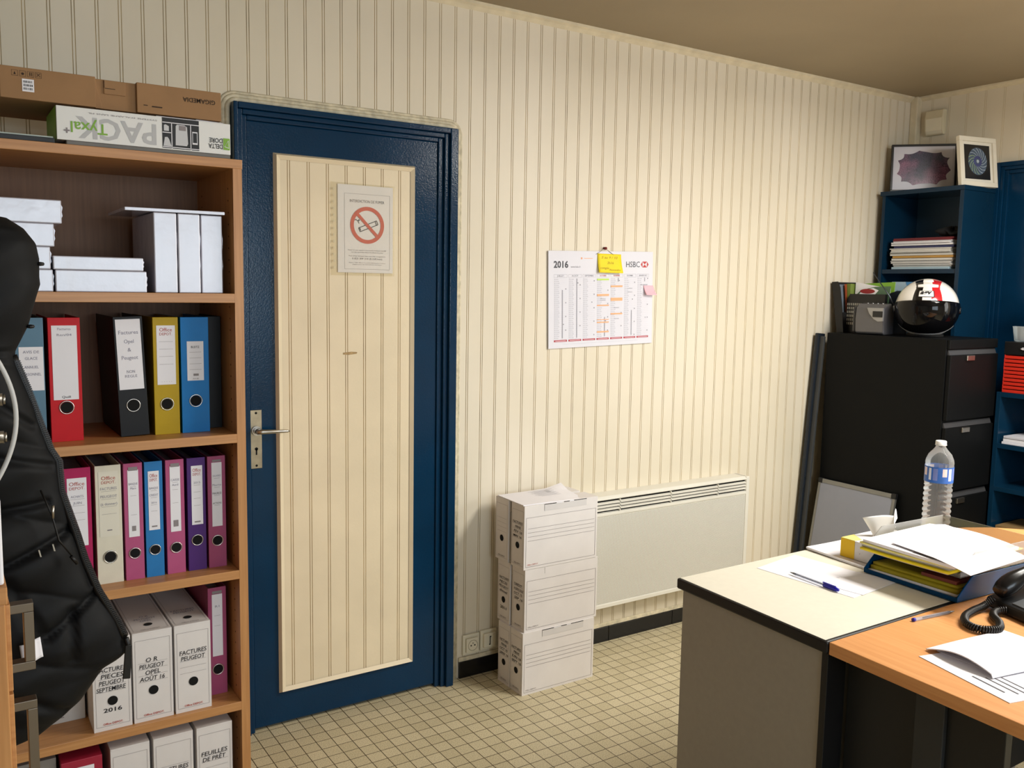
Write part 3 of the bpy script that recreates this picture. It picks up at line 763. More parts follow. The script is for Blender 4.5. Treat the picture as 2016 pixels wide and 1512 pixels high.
# ================================================================== COAT, STAND, DRAWER CABINET (left foreground)
COATM = mat('black_nylon', '0e0f11', 0.62, var=0.12, scale=9, bump=0.3, bscale=30, spec=0.25)
COATT = mat('black_trim', '060607', 0.45, var=0.1)
right = [(1.650,0.10),(1.646,0.125),(1.627,0.153),(1.599,0.173),(1.570,0.178),(1.535,0.177),(1.521,0.178),(1.496,0.170),(1.442,0.155),(1.393,0.131),(1.383,0.130),(1.322,0.150),(1.251,0.170),(1.198,0.186),(1.176,0.199),(1.114,0.202),(1.027,0.226),(0.972,0.239),(0.903,0.262),(0.831,0.297),(0.776,0.317),(0.758,0.318),(0.744,0.302),(0.726,0.266),(0.669,0.224),(0.644,0.195),(0.612,0.147),(0.603,0.112),(0.598,0.05)]
left = [(1.650,0.02),(1.63,-0.04),(1.57,-0.10),(1.48,-0.11),(1.40,-0.08),(1.37,-0.09),(1.25,-0.18),(1.0,-0.20),(0.8,-0.22),(0.65,-0.22),(0.598,-0.18)]
def interp(tab, z):
    for (z1, a), (z0, b) in zip(tab, tab[1:]):
        if z0 <= z <= z1: return b+(a-b)*(z-z0)/(z1-z0)
    return tab[-1][1]
COY = -0.955
CREASES = [(0.08,0.985,0.21,1.035,0.016,0.007),(0.155,0.83,0.265,0.905,0.018,0.008),(0.205,0.875,0.205,0.775,0.014,0.009),(0.215,1.04,0.245,0.915,0.010,0.005),
           (0.09,0.96,0.15,0.845,0.014,0.008),(0.06,1.09,0.17,1.10,0.012,0.007),(0.07,1.20,0.18,1.17,0.010,0.008),(0.09,1.30,0.15,1.25,0.010,0.008),(0.10,0.72,0.19,0.66,0.012,0.010)]
def coat_pt(u, v):
    z = 1.650-(1.650-0.598)*v
    xr, xl = interp(right, z), interp(left, z)
    cx, hw = (xr+xl)/2, (xr-xl)/2
    T = 0.085 if z < 1.39 else 0.075
    T *= min(1, (1.65-z)/0.03+0.1)**0.5
    if z < 0.80: T *= 0.45+0.55*(z-0.598)/0.202
    an = 2*PI*u
    c, s = math.cos(an), math.sin(an)
    ex = 0.75
    px = cx+hw*math.copysign(abs(c)**ex, c)
    q = abs(math.sin(PI*((z+0.38*px*(1 if px > 0 else 0.2))/0.145+0.25)))**0.5
    puff = 1.0 if z > 1.40 else 0.78+0.22*q
    py = COY+T*puff*math.copysign(abs(s)**0.9, s)
    if s < 0:
        for (xa, za, xb, zb, dep, wid) in CREASES:
            dx, dz = xb-xa, zb-za
            tt = max(0, min(1, ((px-xa)*dx+(z-za)*dz)/(dx*dx+dz*dz)))
            dd = math.hypot(px-xa-tt*dx, z-za-tt*dz)
            py += dep*math.exp(-(dd/wid)**2)
    wob = 0.006*math.sin(23*z+9*px)+0.004*math.sin(61*z-30*px)
    return (px, py+wob*abs(s), z)
ct = thing('hooded_coat', 'black quilted hooded coat hanging in front of the bookcase', 'coat')
b = MB(); b.grid(coat_pt, 128, 220)
n0 = len(b.v)
b.f.append(tuple(range(0, 128))); b.m.append(0); b.sm.append(True)
b.f.append(tuple(220*129+k for k in range(127, -1, -1))); b.m.append(0); b.sm.append(True)
b.build('coat_shell', COATM, ct)
# zip along the open front edge
zp = []
for k in range(46):
    z = 1.385-(1.385-0.79)*k/45
    zp.append((interp(right, z)-0.006, COY-0.022, z))
b = MB(); b.tube(zp, 0.0085, 8)
for k in range(150):
    z = 1.375-0.575*k/149; x = interp(right, z)
    b.box(x-0.004, x+0.004, COY-0.033, COY-0.026, z-0.001, z+0.001, 1)
b.build('zip', [COATT, mat('zip_teeth','2a2a2c',0.35,var=0.0)], ct)
b = MB(); b.tube([(0.308,COY-0.03,0.790),(0.312,COY-0.034,0.775)], 0.006, 8)
b.hexa([(0.299,COY-0.034,0.703),(0.314,COY-0.034,0.701),(0.314,COY-0.030,0.701),(0.299,COY-0.030,0.703),(0.306,COY-0.034,0.776),(0.319,COY-0.034,0.774),(0.319,COY-0.030,0.774),(0.306,COY-0.030,0.776)])
b.build('zip_pull', COATT, ct, 0.0015)
b = MB()
b.tube([(0.158,COY-0.075,1.13),(0.175,COY-0.082,1.08),(0.185,COY-0.084,1.03),(0.213,COY-0.075,0.985)], 0.002, 6)
b.cyl((0.176,COY-0.086,1.075), (0.177,COY-0.086,1.100), 0.0028, 8, 1); b.cyl((0.205,COY-0.084,0.995), (0.216,COY-0.080,0.978), 0.0035, 8, 0)
b.build('drawcord', [COATT, STEEL], ct)
b = MB()
for x, z in ((0.152, 1.012), (0.176, 1.020)): b.hexa([(x,-1.041,z-0.010),(x+0.0025,-1.041,z-0.010),(x+0.0025,-1.036,z-0.010),(x,-1.036,z-0.010),(x-0.003,-1.041,z+0.004),(x-0.0005,-1.041,z+0.004),(x-0.0005,-1.036,z+0.004),(x-0.003,-1.036,z+0.004)])
b.build('pocket_tabs', STEEL, ct)
for (x, z) in ((0.178,1.560),(0.157,1.440)):
    b = MB(); b.lathe([(0,-0.004),(0.006,-0.003),(0.0075,0.0),(0.006,0.003),(0,0.004)], 14, (x, COY-0.02, z)); b.build('hood_toggle', BLACKP, ct)
def flap(u, v): 
    x = 0.02+0.155*u+0.04*v; z = 0.985-0.16*u*0.0-0.20*v+0.05*u
    return (x, COY-0.094-0.004*math.sin(PI*u), z)
b = MB(); b.grid(lambda u, v: (0.110+0.036*u+0.004*v, -1.050-0.006*math.sin(5*u), 0.838+0.008*u-0.040*v), 8, 6)
b.build('care_label', WHITE, ct, solid=0.001)

cs = thing('coat_stand', 'coat stand with brushed steel pegs at the left edge, behind the drawer unit', 'coat stand', (-0.03, -1.075, 0))
b = MB(); b.lathe([(0,0),(0.165,0),(0.168,0.006),(0.16,0.014),(0.03,0.022),(0,0.022)], 40); b.build('base', STEEL, cs)
b = MB(); b.cyl((0,0,0.02), (0,0,1.72), 0.017, 24); b.build('pole', STEEL, cs)
for z in (1.315, 1.247):
    b = MB(); b.cyl((0.015,-0.008,z), (0.128,-0.02,z), 0.0115, 20); b.cyl((0.128,-0.02,z), (0.132,-0.02,z), 0.0095, 20); b.build('peg', STEEL, cs)
b = MB(); pts = []
for k in range(21):
    a = k/20; z = 1.405-0.245*a
    pts.append((0.055+0.062*math.sin(PI*(0.12+0.80*a))**0.8, -1.115, z))
b.tube(pts, 0.0042, 10)
tag(b.build('white_cable', mat('white_rubber','c9c9c8',0.4,var=0.02)), 'white cable hanging in a loop from the coat stand', 'cable')

dc = thing('drawer_unit', 'beech drawer unit cut off by the left edge, with square steel handles', 'drawer unit', (-0.42, -1.55, 0))
CW = 0.488
box_obj('cabinet_body', (0, CW-0.002, 0.0, 0.30, 0, 1.085), BEECH_V, dc, 0.002)
box_obj('top_board', (-0.003, CW+0.001, -0.003, 0.303, 1.085, 1.110), BEECH, dc, 0.002)
for (z0, z1, h0, h1) in ((0.955, 1.08, 0.973, 1.072), (0.80, 0.95, 0.805, 0.928)):
    fr = box_obj('drawer', (CW-0.002, CW+0.004, 0.012, 0.288, z0, z1), BEECH, dc, 0.001)
    b = MB(); x0, x1 = CW+0.004, CW+0.034
    for zz in (h0, h1-0.013): b.box(x0-0.002, x1, 0.03, 0.05, zz, zz+0.013)
    b.box(x1-0.013, x1, 0.03, 0.05, h0+0.013, h1-0.013)
    b.build('handle', mat('satin_steel','7a7064',0.4,1.0,var=0.04), fr, 0.001)
for z0, z1 in ((0.42, 0.79), (0.03, 0.41)): box_obj('drawer', (CW-0.002, CW+0.004, 0.012, 0.288, z0, z1), BEECH, dc, 0.001)
b = MB(); b.box(-0.30, 0.066, -1.545, -1.28, 1.111, 1.232)
tag(b.build('white_carton', WHITE, None, 0.003), 'white box on the drawer unit, just inside the left edge of the photo', 'box')

# ================================================================== ON THE DOOR AND WALL
# no smoking notice in a plastic sleeve
t = thing('no_smoking_sign', 'no smoking notice in a clear punched sleeve on the door panel', 'sign', (1.166, -0.0265, 1.572))
b = MB(); b.box(0, 0.205, -0.0008, 0, 0, 0.297)
f = Face(b, (0,-0.0012,0), (1,0,0), (0,0,1))
f.frame(0.024, 0.012, 0.193, 0.268, 0.0007, 1, 1)
f.text('INTERDICTION DE FUMER', 0.108, 0.243, 0.0095, 1, 0.128, 1)
f.ring(0.108, 0.163, 0.050, 0.063, 2, 2, 48)
f.line(0.066, 0.205, 0.150, 0.121, 0.011, 2, 3)
a = math.radians(22); cx, cz = 0.112, 0.160
def cg(u, v): return (cx+u*math.cos(a)-v*math.sin(a), cz+u*math.sin(a)+v*math.cos(a))
def cl(u0, v0, u1, v1): p0, p1 = cg(u0,v0), cg(u1,v1); f.line(p0[0],p0[1],p1[0],p1[1],0.0022,3,2)
for q in ((-0.036,-0.007,0.036,-0.007),(-0.036,0.007,0.036,0.007),(-0.036,-0.007,-0.036,0.007),(0.036,-0.007,0.036,0.007),(0.030,-0.007,0.030,0.007),(-0.032,-0.004,-0.032,0.007)): cl(*q)
for (u0,v0,u1,v1) in ((0.078,0.182,0.072,0.176),(0.072,0.176,0.066,0.182),(0.078,0.168,0.074,0.174),(0.074,0.174,0.080,0.180),(0.066,0.182,0.062,0.178)): f.line(u0,v0,u1,v1,0.0018,3,2)
for tx, v, h, w in (('Fumer ici vous expose à une amende forfaitaire de 68€', 0.077, 0.004, 0.142), ('ou à des poursuites devant le tribunal de police', 0.070, 0.004, 0.118), ('Pour arrêter de fumer, faites-vous aider en appelant le', 0.057, 0.004, 0.136), ('0 825 309 310 (0,15€/min)', 0.048, 0.006, 0.112), ('Décret n° 2006-1386 du 15 novembre 2006 fixant les conditions', 0.034, 0.0028, 0.136), ('d\'application de l\'interdiction de fumer', 0.028, 0.0028, 0.11)):
    f.text(tx, 0.108, v, h, 1, w, 1)
b.build('notice', [WHITE, GREYLINE, mat('faded_red_print','d06a58',0.6,var=0.02), mat('soft_black_print','3c3a3a',0.7,var=0.0)], t)
b = MB(); b.box(-0.026, 0.210, -0.0036, -0.0032, -0.010, 0.302)
b.build('plastic_sleeve', clear_mat('clear_sleeve','fbfaf6',0.98,0.12,0.1), t)
b = MB(); f = Face(b, (-0.026,-0.0037,-0.010), (1,0,0), (0,0,1))
for k in range(13): f.rect(0.008, 0.022+0.022*k, 0.013, 0.030+0.022*k, 0, 1)
b.build('punched_strip', mat('sleeve_strip','cbbf9f',0.5,var=0.0), t)

# wall calendar
CX0, CX1, CZ0, CZ1 = 2.066, 2.616, 1.287, 1.678
t = thing('wall_calendar', 'bank wall calendar for 2016 hung on the boarded wall', 'calendar', (CX0, -0.004, CZ0))
t.rotation_euler = (0, math.radians(-1.5), 0)
cw, ch = CX1-CX0, CZ1-CZ0
b = MB(); b.box(0, cw, -0.004, 0, 0, ch); b.build('board', mat('calendar_white','dcdce6',0.5,var=0.01), t, 0.0008)
b = MB(); f = Face(b, (0,-0.0042,0), (1,0,0), (0,0,1))
f.text('2016', 0.062, 0.335, 0.026, 1, 0.072, 1, bold=0.03); f.text('www.hsbc.fr', 0.135, 0.327, 0.007, 0, 0.05, 1)
f.text('HSBC', 0.438, 0.336, 0.024, 1, 0.075, 1)
ux, vx, s = 0.503, 0.337, 0.0125
f.poly([(ux-s,vx-s),(ux-s,vx+s),(ux-1.75*s,vx)], 2); f.poly([(ux+s,vx-s),(ux+1.75*s,vx),(ux+s,vx+s)], 2)
f.poly([(ux-s,vx+s),(ux,vx),(ux+s,vx+s)], 2); f.poly([(ux-s,vx-s),(ux+s,vx-s),(ux,vx)], 2)
f.rect(0.162, 0.358, 0.169, 0.365, 3); f.rect(0.178, 0.3605, 0.222, 0.3625, 6)
months = ['JUILLET','AOÛT','SEPTEMBRE','OCTOBRE','NOVEMBRE','DECEMBRE','JANVIER 2017']
for k, mo in enumerate(months):
    u0 = 0.027+k*0.0725; u1 = u0+0.065
    f.frame(u0, 0.284, u1, 0.297, 0.0005, 0); f.text(mo, (u0+u1)/2, 0.2905, 0.0065, 2 if k in (3, 4) else 0, 0.034 if len(mo) < 9 else 0.046, 1)
    for r in range(31):
        v = 0.282-0.0079*(r+1)
        f.rect(u0, v, u1, v+0.0003, 4, 1)
        f.rect(u0+0.002, v+0.002, u0+0.006, v+0.0055, 4, 1); f.rect(u0+0.009, v+0.002, u0+0.013, v+0.005, 4, 1); f.rect(u0+0.016, v+0.002, u0+0.021+0.008*((r*7+k*3)%5)/5, v+0.0045, 4, 1)
        if (r+k*2)%7 == 5: f.rect(u0+0.056, v+0.002, u0+0.061, v+0.006, 0, 1)
        if (r*3+k)%31 == 7: f.disc(u0+0.047, v+0.004, 0.0018, 7, 2, 8)
    f.rect(u0, 0.026, u1, 0.0335, 5, 1); f.rect(u0+0.006, 0.0288, u1-0.006, 0.0303, 8, 2)
for k, v0, v1 in ((0,0.04,0.235),(1,0.04,0.28),(3,0.04,0.12),(5,0.04,0.145),(4,0.266,0.282),(6,0.266,0.282)): u = 0.027+k*0.0725+0.040; f.rect(u, v0, u+0.004, v1, 9, 2)
for k, v, h, mm in ((3,0.272,0.007,10),(3,0.207,0.008,6),(3,0.166,0.005,6),(3,0.108,0.003,6),(3,0.096,0.005,6),(3,0.056,0.006,6),(4,0.243,0.007,6),(4,0.186,0.013,6),(4,0.129,0.006,6)):
    u = 0.027+k*0.0725; f.rect(u+0.001, v, u+0.064, v+h, mm, 3)
for (k, v) in ((3,0.196),(3,0.190),(4,0.158),(4,0.112),(5,0.238),(5,0.222)): u = 0.027+k*0.0725+0.02; f.text('mmnn', u+0.012, v, 0.004, 0, 0.028, 2, shear=0.3)
f.text('vacances', 0.500, 0.252, 0.006, 0, 0.040, 2, shear=0.3)
f.rect(0.07, 0.0155, 0.47, 0.0162, 4)
b.build('printed_face', [mat('calendar_grey','8f8f9a',0.6,var=0.0), mat('calendar_dark','4a4a52',0.6,var=0.0), mat('bank_red','c2403f',0.6,var=0.0), mat('orange_dot','f0a070',0.6,var=0.0), mat('calendar_pale_grey','bdbdc8',0.6,var=0.0), REDBAR, mat('orange_marker','f4b183',0.6,var=0.0), INK, WHITE, mat('holiday_grey','a5a5b0',0.6,var=0.0), mat('green_marker','c3e26a',0.6,var=0.0)], t)
b = MB()
PNX, PNZ = 2.342, 1.697
b.tube([(2.294,-0.0095,1.671),(PNX,-0.010,PNZ),(2.386,-0.0095,1.672)], 0.0009, 6)
b.build('hanging_string', STEEL, None)
so = bpy.data.objects['hanging_string']; so.parent = t; so.matrix_parent_inverse = (Matrix.Translation((CX0,-0.004,CZ0)) @ Matrix.Rotation(math.radians(-1.5),4,'Y')).inverted()
t = thing('push_pin', 'dark red push pin holding up the wall calendar', 'pin', (PNX, 0, PNZ))
b = MB(); b.M = Matrix.Rotation(PI/2, 4, 'X'); b.lathe([(0,0.016),(0.0055,0.0155),(0.0062,0.013),(0.004,0.010),(0.004,0.006),(0.006,0.004),(0.006,0.003),(0.001,0.003),(0.001,-0.002)], 18); b.build('pin_head', mat('dark_red_plastic','6e1512',0.35,var=0.02), t)
def note(name, x0, z0, w, h, lift, m, label, lines):
    t = thing(name, label, 'sticky note', (x0, -0.0095, z0))
    def pt(u, v):
        c = (1-v)
        return (w*u+0.006*c*(1 if lift > 0.02 else 0.4), -lift*c**1.8*(0.7+0.3*u), h*v)
    b = MB(); b.grid(pt, 8, 10)
    b.build('note_sheet', m, t, solid=0.0003)
    if lines:
        b = MB()
        for tx, uc, vc, hh, ww in lines:
            vs, fs, bb = text_geo(tx, 0.0, 0.3)
            kx = ww/(bb[1]-bb[0]); k = hh/0.7
            out = []
            for p in vs:
                u = uc+((p.x-(bb[0]+bb[1])/2)*kx)/w; v = vc+p.y*k/h
                q = pt(u, min(1, max(0, v))); out.append((q[0], q[1]-0.0008, q[2]))
            b.add(out, fs)
        b.build('handwriting', mat('faded_brown_ink','a68a28',0.7,var=0.0), t)
    return t
note('sticky_note', 2.302, 1.597, 0.125, 0.078, 0.016, YELLOW, 'yellow sticky note with handwriting at the top of the calendar', [('5 au 9 / 10', 0.5, 0.80, 0.010, 0.085), ('2h16', 0.52, 0.52, 0.010, 0.035), ('congés', 0.26, 0.25, 0.010, 0.045), ('Alexandre', 0.66, 0.16, 0.008, 0.06)])
note('sticky_note', 2.556, 1.508, 0.055, 0.040, 0.022, mat('pink_paper','f2bcc9',0.65,var=0.02), 'small pink sticky note curling off the right side of the calendar', [])

# convector heater
RX0, RX1, RZ0, RZ1, RYF = 2.20, 3.186, 0.175, 0.668, -0.085
t = thing('convector_heater', 'white electric convector heater mounted low on the boarded wall', 'heater')
perf = bpy.data.materials.new('perforated_enamel'); perf.use_nodes = True
nt = perf.node_tree; N = nt.nodes; L = nt.links; p = N['Principled BSDF']
tc = N.new('ShaderNodeTexCoord'); mp = N.new('ShaderNodeMapping'); mp.inputs['Scale'].default_value = (150, 150, 150)
L.new(tc.outputs['Object'], mp.inputs['Vector'])
sx = N.new('ShaderNodeSeparateXYZ'); L.new(mp.outputs['Vector'], sx.inputs['Vector'])
def mth(op, a, bb=None):
    n = N.new('ShaderNodeMath'); n.operation = op
    if hasattr(a, 'is_linked'): L.new(a, n.inputs[0])
    else: n.inputs[0].default_value = a
    if bb is not None:
        if hasattr(bb, 'is_linked'): L.new(bb, n.inputs[1])
        else: n.inputs[1].default_value = bb
    return n.outputs[0]
sxn = mth('SINE', mth('MULTIPLY', mth('ADD', sx.outputs['X'], sx.outputs['Z']), PI)); szn = mth('SINE', mth('MULTIPLY', mth('SUBTRACT', sx.outputs['X'], sx.outputs['Z']), PI))
dots = mth('GREATER_THAN', mth('MULTIPLY', mth('ABSOLUTE', sxn), mth('ABSOLUTE', szn)), 0.55)
mx = N.new('ShaderNodeMixRGB'); mx.inputs['Color1'].default_value = lin('dcdad2')+(1,); mx.inputs['Color2'].default_value = lin('8c897e')+(1,)
L.new(dots, mx.inputs['Fac']); L.new(mx.outputs['Color'], p.inputs['Base Color']); p.inputs['Roughness'].default_value = 0.45
b = MB()
b.prism([(0,RZ0),(RYF,RZ0+0.012),(RYF,RZ0+0.028),(RYF+0.004,RZ0+0.03),(RYF+0.004,0.583),(RYF,0.586),(RYF,0.598),(RYF+0.012,0.600),(RYF+0.012,0.652),(RYF,0.654),(RYF,0.660),(RYF+0.012,RZ1),(0,RZ1)], RX0+0.012, RX1-0.012, ax='x')
b.build('casing', RADW, t, 0.002)
box_obj('end_cap', (RX0, RX0+0.014, RYF-0.001, 0, RZ0, RZ1), RADW, t, 0.004); box_obj('end_cap', (RX1-0.022, RX1, RYF-0.001, 0, RZ0, RZ1), RADW, t, 0.004)
b = MB(); b.box(RX0+0.014, RX1-0.022, RYF+0.002, RYF+0.004, RZ0+0.032, 0.582); b.build('perforated_panel', perf, t)
b = MB(); b.box(RX0+0.014, RX1-0.022, RYF+0.0105, RYF+0.012, 0.601, 0.651); gr = b.build('outlet_grille', HOLE, t)
for k in range(3):
    b = MB(); z = 0.609+0.0135*k; b.hexa([(RX0+0.014,RYF+0.001,z),(RX1-0.022,RYF+0.001,z),(RX1-0.022,RYF+0.010,z+0.003),(RX0+0.014,RYF+0.010,z+0.003),(RX0+0.014,RYF+0.001,z+0.0055),(RX1-0.022,RYF+0.001,z+0.0055),(RX1-0.022,RYF+0.010,z+0.0085),(RX0+0.014,RYF+0.010,z+0.0085)]); b.build('slat', RADW, gr)
for k in range(3):
    b = MB(); xx = RX0+0.20+0.29*k; b.box(xx, xx+0.004, RYF+0.001, RYF+0.010, 0.601, 0.651); b.build('mullion', RADW, gr)

# sockets
def plate(name, label, x0, z0, w, h):
    t = thing(name, label, 'socket', (x0, 0, z0))
    b = MB(); b.box(0, w, -0.012, 0, 0, h); b.build('backplate', PLASTW, t, 0.004)
    b = MB(); b.box(0.010, w-0.010, -0.024, -0.010, 0.012, h-0.012); b.build('front_plate', PLASTW, t, 0.004)
    return t
t = plate('power_socket', 'ivory wall power socket beside the door frame, just above the skirting', 1.684, 0.090, 0.076, 0.082)
b = MB(); b.M = Matrix.Translation((0.038,-0.0242,0.041)) @ Matrix.Rotation(PI/2, 4, 'X')
b.lathe([(0.021,0.0),(0.022,0.001),(0.0215,0.0018),(0.0195,0.001),(0.018,-0.002),(0.0175,-0.008),(0,-0.008)], 32); b.build('socket_well', mat('ivory_recess','bdb6a0',0.4,var=0.02), t)
b = MB(); f = Face(b, (0.038,-0.0245,0.041), (1,0,0), (0,0,1)); f.disc(-0.0085,0,0.003,0); f.disc(0.0085,0,0.003,0); f.disc(0,0.009,0.0027,1)
b.build('contacts', [HOLE, STEEL], t)
t = plate('telephone_socket', 'ivory telephone socket with a dark slot, right of the power socket', 1.764, 0.094, 0.074, 0.082)
b = MB(); f = Face(b, (0.037,-0.0245,0.041), (1,0,0), (0,0,1)); f.rect(-0.002,-0.017,0.002,0.017,0); f.rect(-0.005,-0.018,0.002,-0.014,0); f.rect(-0.001,0.013,0.005,0.018,0); b.build('slot', HOLE, t)

# ================================================================== STACK OF ARCHIVE BOXES ON THE FLOOR
RZ = -PI/2
bh = 0.243
archive_box('lowest rear archive box of the floor stack, against the wall', (1.797, -0.092, 0.0), RZ, 0.082, 0.337, bh, ['FACTURES','FRNS','OCT 15','JANV 16'], side='plain', od_red=False, hole_v=0.36, fh=0.013)
archive_box('lowest front archive box of the floor stack with a torn flap on its long side', (1.797, -0.178, 0.0), RZ, 0.084, 0.337, bh, ['FACTURES','FRNS','JUIN 16','SEPT 16'], side='flap', od_red=False, hole_v=0.36, fh=0.013)
archive_box('middle rear archive box of the floor stack, marked for 2011', (1.803, -0.072, bh), RZ, 0.086, 0.337, bh, ['FACTURES','PIECES','PEUGEOT','diesel'], side='plain', od_red=False, hole_v=0.36, date='2011', fh=0.013)
archive_box('middle front archive box of the floor stack, with handwriting starting credit', (1.806, -0.170, bh), RZ, 0.086, 0.342, bh, ['CREDIT','AGRICOLE','OCT 15','SEP 16'], side='plain', od_red=False, hole_v=0.36, fh=0.013)
archive_box('topmost rear archive box of the floor stack with blank lines', (1.797, -0.060, 2*bh), RZ, 0.090, 0.337, bh, [], side='plain', od_red=False, hole_v=0.36, fh=0.013)
archive_box('topmost front archive box of the floor stack under the loose papers', (1.797, -0.172, 2*bh), RZ, 0.086, 0.342, bh, ['FACTURES','FRNS','FEV 16','MAI 16'], side='red', od_red=False, hole_v=0.36, fh=0.013)
def sheet(name, label, pts, z, m=WHITE, curl=None, th=0.0008, prints=(), cat='paper', nseg=14):
    """a sheet of paper through four corner points, with its own gentle curl"""
    t = thing(name, label, cat, (pts[0][0], pts[0][1], z))
    A, B_, C_, D_ = [Vector((p[0]-pts[0][0], p[1]-pts[0][1], 0)) for p in pts]
    def pt(u, v):
        q = (A*(1-u)+B_*u)*(1-v)+(D_*(1-u)+C_*u)*v
        q = q.copy(); q.z = th/2+(curl(u, v) if curl else 0)
        return q
    b = MB(); b.grid(pt, nseg, nseg, smooth=False); b.build('sheet', m, t, solid=th)
    if prints:
        b = MB()
        for (u0, v0, u1, v1, mm) in prints:
            q = [pt(u0,v0), pt(u1,v0), pt(u1,v1), pt(u0,v1)]
            b.add([(p.x,p.y,p.z+th/2+0.0006) for p in q], [(0,1,2,3)], mm)
        b.build('print', [GREYLINE, INK, PENCIL, mat('dark_grey_bar','55555c',0.7,var=0.0), mat('pale_print','c3c2c8',0.7,var=0.0)], t)
    return t
sheet('paper_sheets', 'loose printed papers lying on top of the archive box stack', [(1.80,-0.066),(1.795,-0.252),(2.075,-0.256),(2.098,-0.07)], 3*bh+0.0005, curl=lambda u, v: 0.014*max(0, v-0.75)*4*max(0, (1-u)-0.7)/0.3+0.004*math.sin(3*u+2*v)*v**2, th=0.003,
      prints=[(0.12+0.05*k, 0.42+0.03*(k%3), 0.135+0.05*k, 0.80-0.05*(k%2), 4) for k in range(9)]+[(0.15,0.66,0.33,0.72,4)])

# ================================================================== RIGHT CORNER
# black filing cabinet
FX0, FX1, FY0, FY1, FH = 3.705, 4.098, -0.71, -0.075, 1.335
t = thing('filing_cabinet', 'tall black four drawer filing cabinet in front of the blue shelf unit', 'cabinet', (FX0, FY0, 0))
fw, fd = FX1-FX0, FY1-FY0
b = MB(); b.box(0, fw, 0.014, fd, 0, FH); b.box(0.004, fw-0.004, 0.0, 0.014, FH-0.042, FH); b.build('body', BLACKM, t, 0.003)
dz = (FH-0.045)/4
for k in range(4):
    z0 = 0.008+k*dz
    fr = box_obj('drawer', (0.006, fw-0.006, -0.006, 0.013, z0+0.003, z0+dz-0.030), BLACKM, t, 0.003)
    b = MB(); b.hexa([(0.01,0.002,z0+dz-0.030),(fw-0.01,0.002,z0+dz-0.030),(fw-0.01,0.013,z0+dz-0.030),(0.01,0.013,z0+dz-0.030),(0.01,0.010,z0+dz-0.008),(fw-0.01,0.010,z0+dz-0.008),(fw-0.01,0.013,z0+dz-0.008),(0.01,0.013,z0+dz-0.008)])
    b.build('grip_edge', mat('dark_grey_grip','3b3b3d',0.35,var=0.03), fr)
    b = MB(); b.box(0.12, 0.18, -0.016, -0.006, z0+dz-0.056, z0+dz-0.033); b.build('label_holder', STEEL, fr, 0.002)
# whiteboard leaning on the cabinet and a dark framed board behind it
t = thing('whiteboard', 'small white dry erase board with grey frame leaning on the black cabinet', 'whiteboard', (3.578, -0.09, 0))
lean = math.atan2(0.105, 0.61)
t.rotation_euler = (0, lean, 0)
bwid, bhei = 0.425, 0.62
b = MB(); b.box(0.002, 0.010, -bwid+0.012, -0.012, 0.012, bhei-0.012); b.build('board', GREYBOARD, t)
b = MB()
for dims in ((0,0.014,-bwid,0,0,0.02),(0,0.014,-bwid,0,bhei-0.02,bhei),(0,0.014,-bwid,-bwid+0.014,0.02,bhei-0.02),(0,0.014,-0.014,0,0.02,bhei-0.02)): b.box(*dims)
b.build('frame', mat('grey_aluminium','8f8f8d',0.35,0.8,var=0.05), t, 0.001)
for yy in (-0.022, -bwid-0.002):
    b = MB(); b.box(-0.002, 0.016, yy, yy+0.024, bhei-0.022, bhei+0.003); b.build('corner_cap', BLACKP, t, 0.002)
t = thing('framed_board', 'tall dark glossy framed board squeezed upright between wall and cabinet', 'board', (3.585, -0.026, 0))
t.rotation_euler = (0, math.atan2(0.10, 1.33), 0)
b = MB(); b.box(0, 0.055, -0.012, 0.008, 0, 1.335); b.build('edge_rail', mat('dark_gloss_frame','20262e',0.15,var=0.05), t, 0.004)
b = MB(); b.box(0.015, 0.030, -0.035, -0.012, 0.0, 1.32); b.build('inner_rail', mat('dark_frame_side','3a3c3e',0.4,var=0.05), t, 0.002)

# blue shelf unit in the corner
SX0, SX1, SY0, SY1, ST = 4.125, RX-0.002, -0.48, -0.045, 2.05
t = thing('shelf_unit', 'blue painted open shelf unit in the corner, behind the black cabinet', 'shelf')
box_obj('side_panel', (SX0, SX1, SY0, SY0+0.020, 0, ST-0.022), BLUE_METAL, t, 0.001)
box_obj('side_panel', (SX0, SX1, SY1-0.018, SY1, 0, ST-0.022), BLUE_METAL, t, 0.001)
box_obj('top_board', (SX0-0.006, SX1, SY0-0.004, SY1+0.01, ST-0.022, ST), BLUE_METAL, t, 0.001)
for z in (1.655, 1.25, 0.85, 0.45, 0.08): box_obj('shelf', (SX0+0.004, SX1-0.012, SY0+0.020, SY1-0.018, z-0.022, z), BLUE_METAL, t, 0.001)
box_obj('back_panel', (SX1-0.012, SX1, SY0+0.020, SY1-0.018, 0, ST-0.022), mat('blue_back_board','1b3a52',0.5,var=0.05), t)

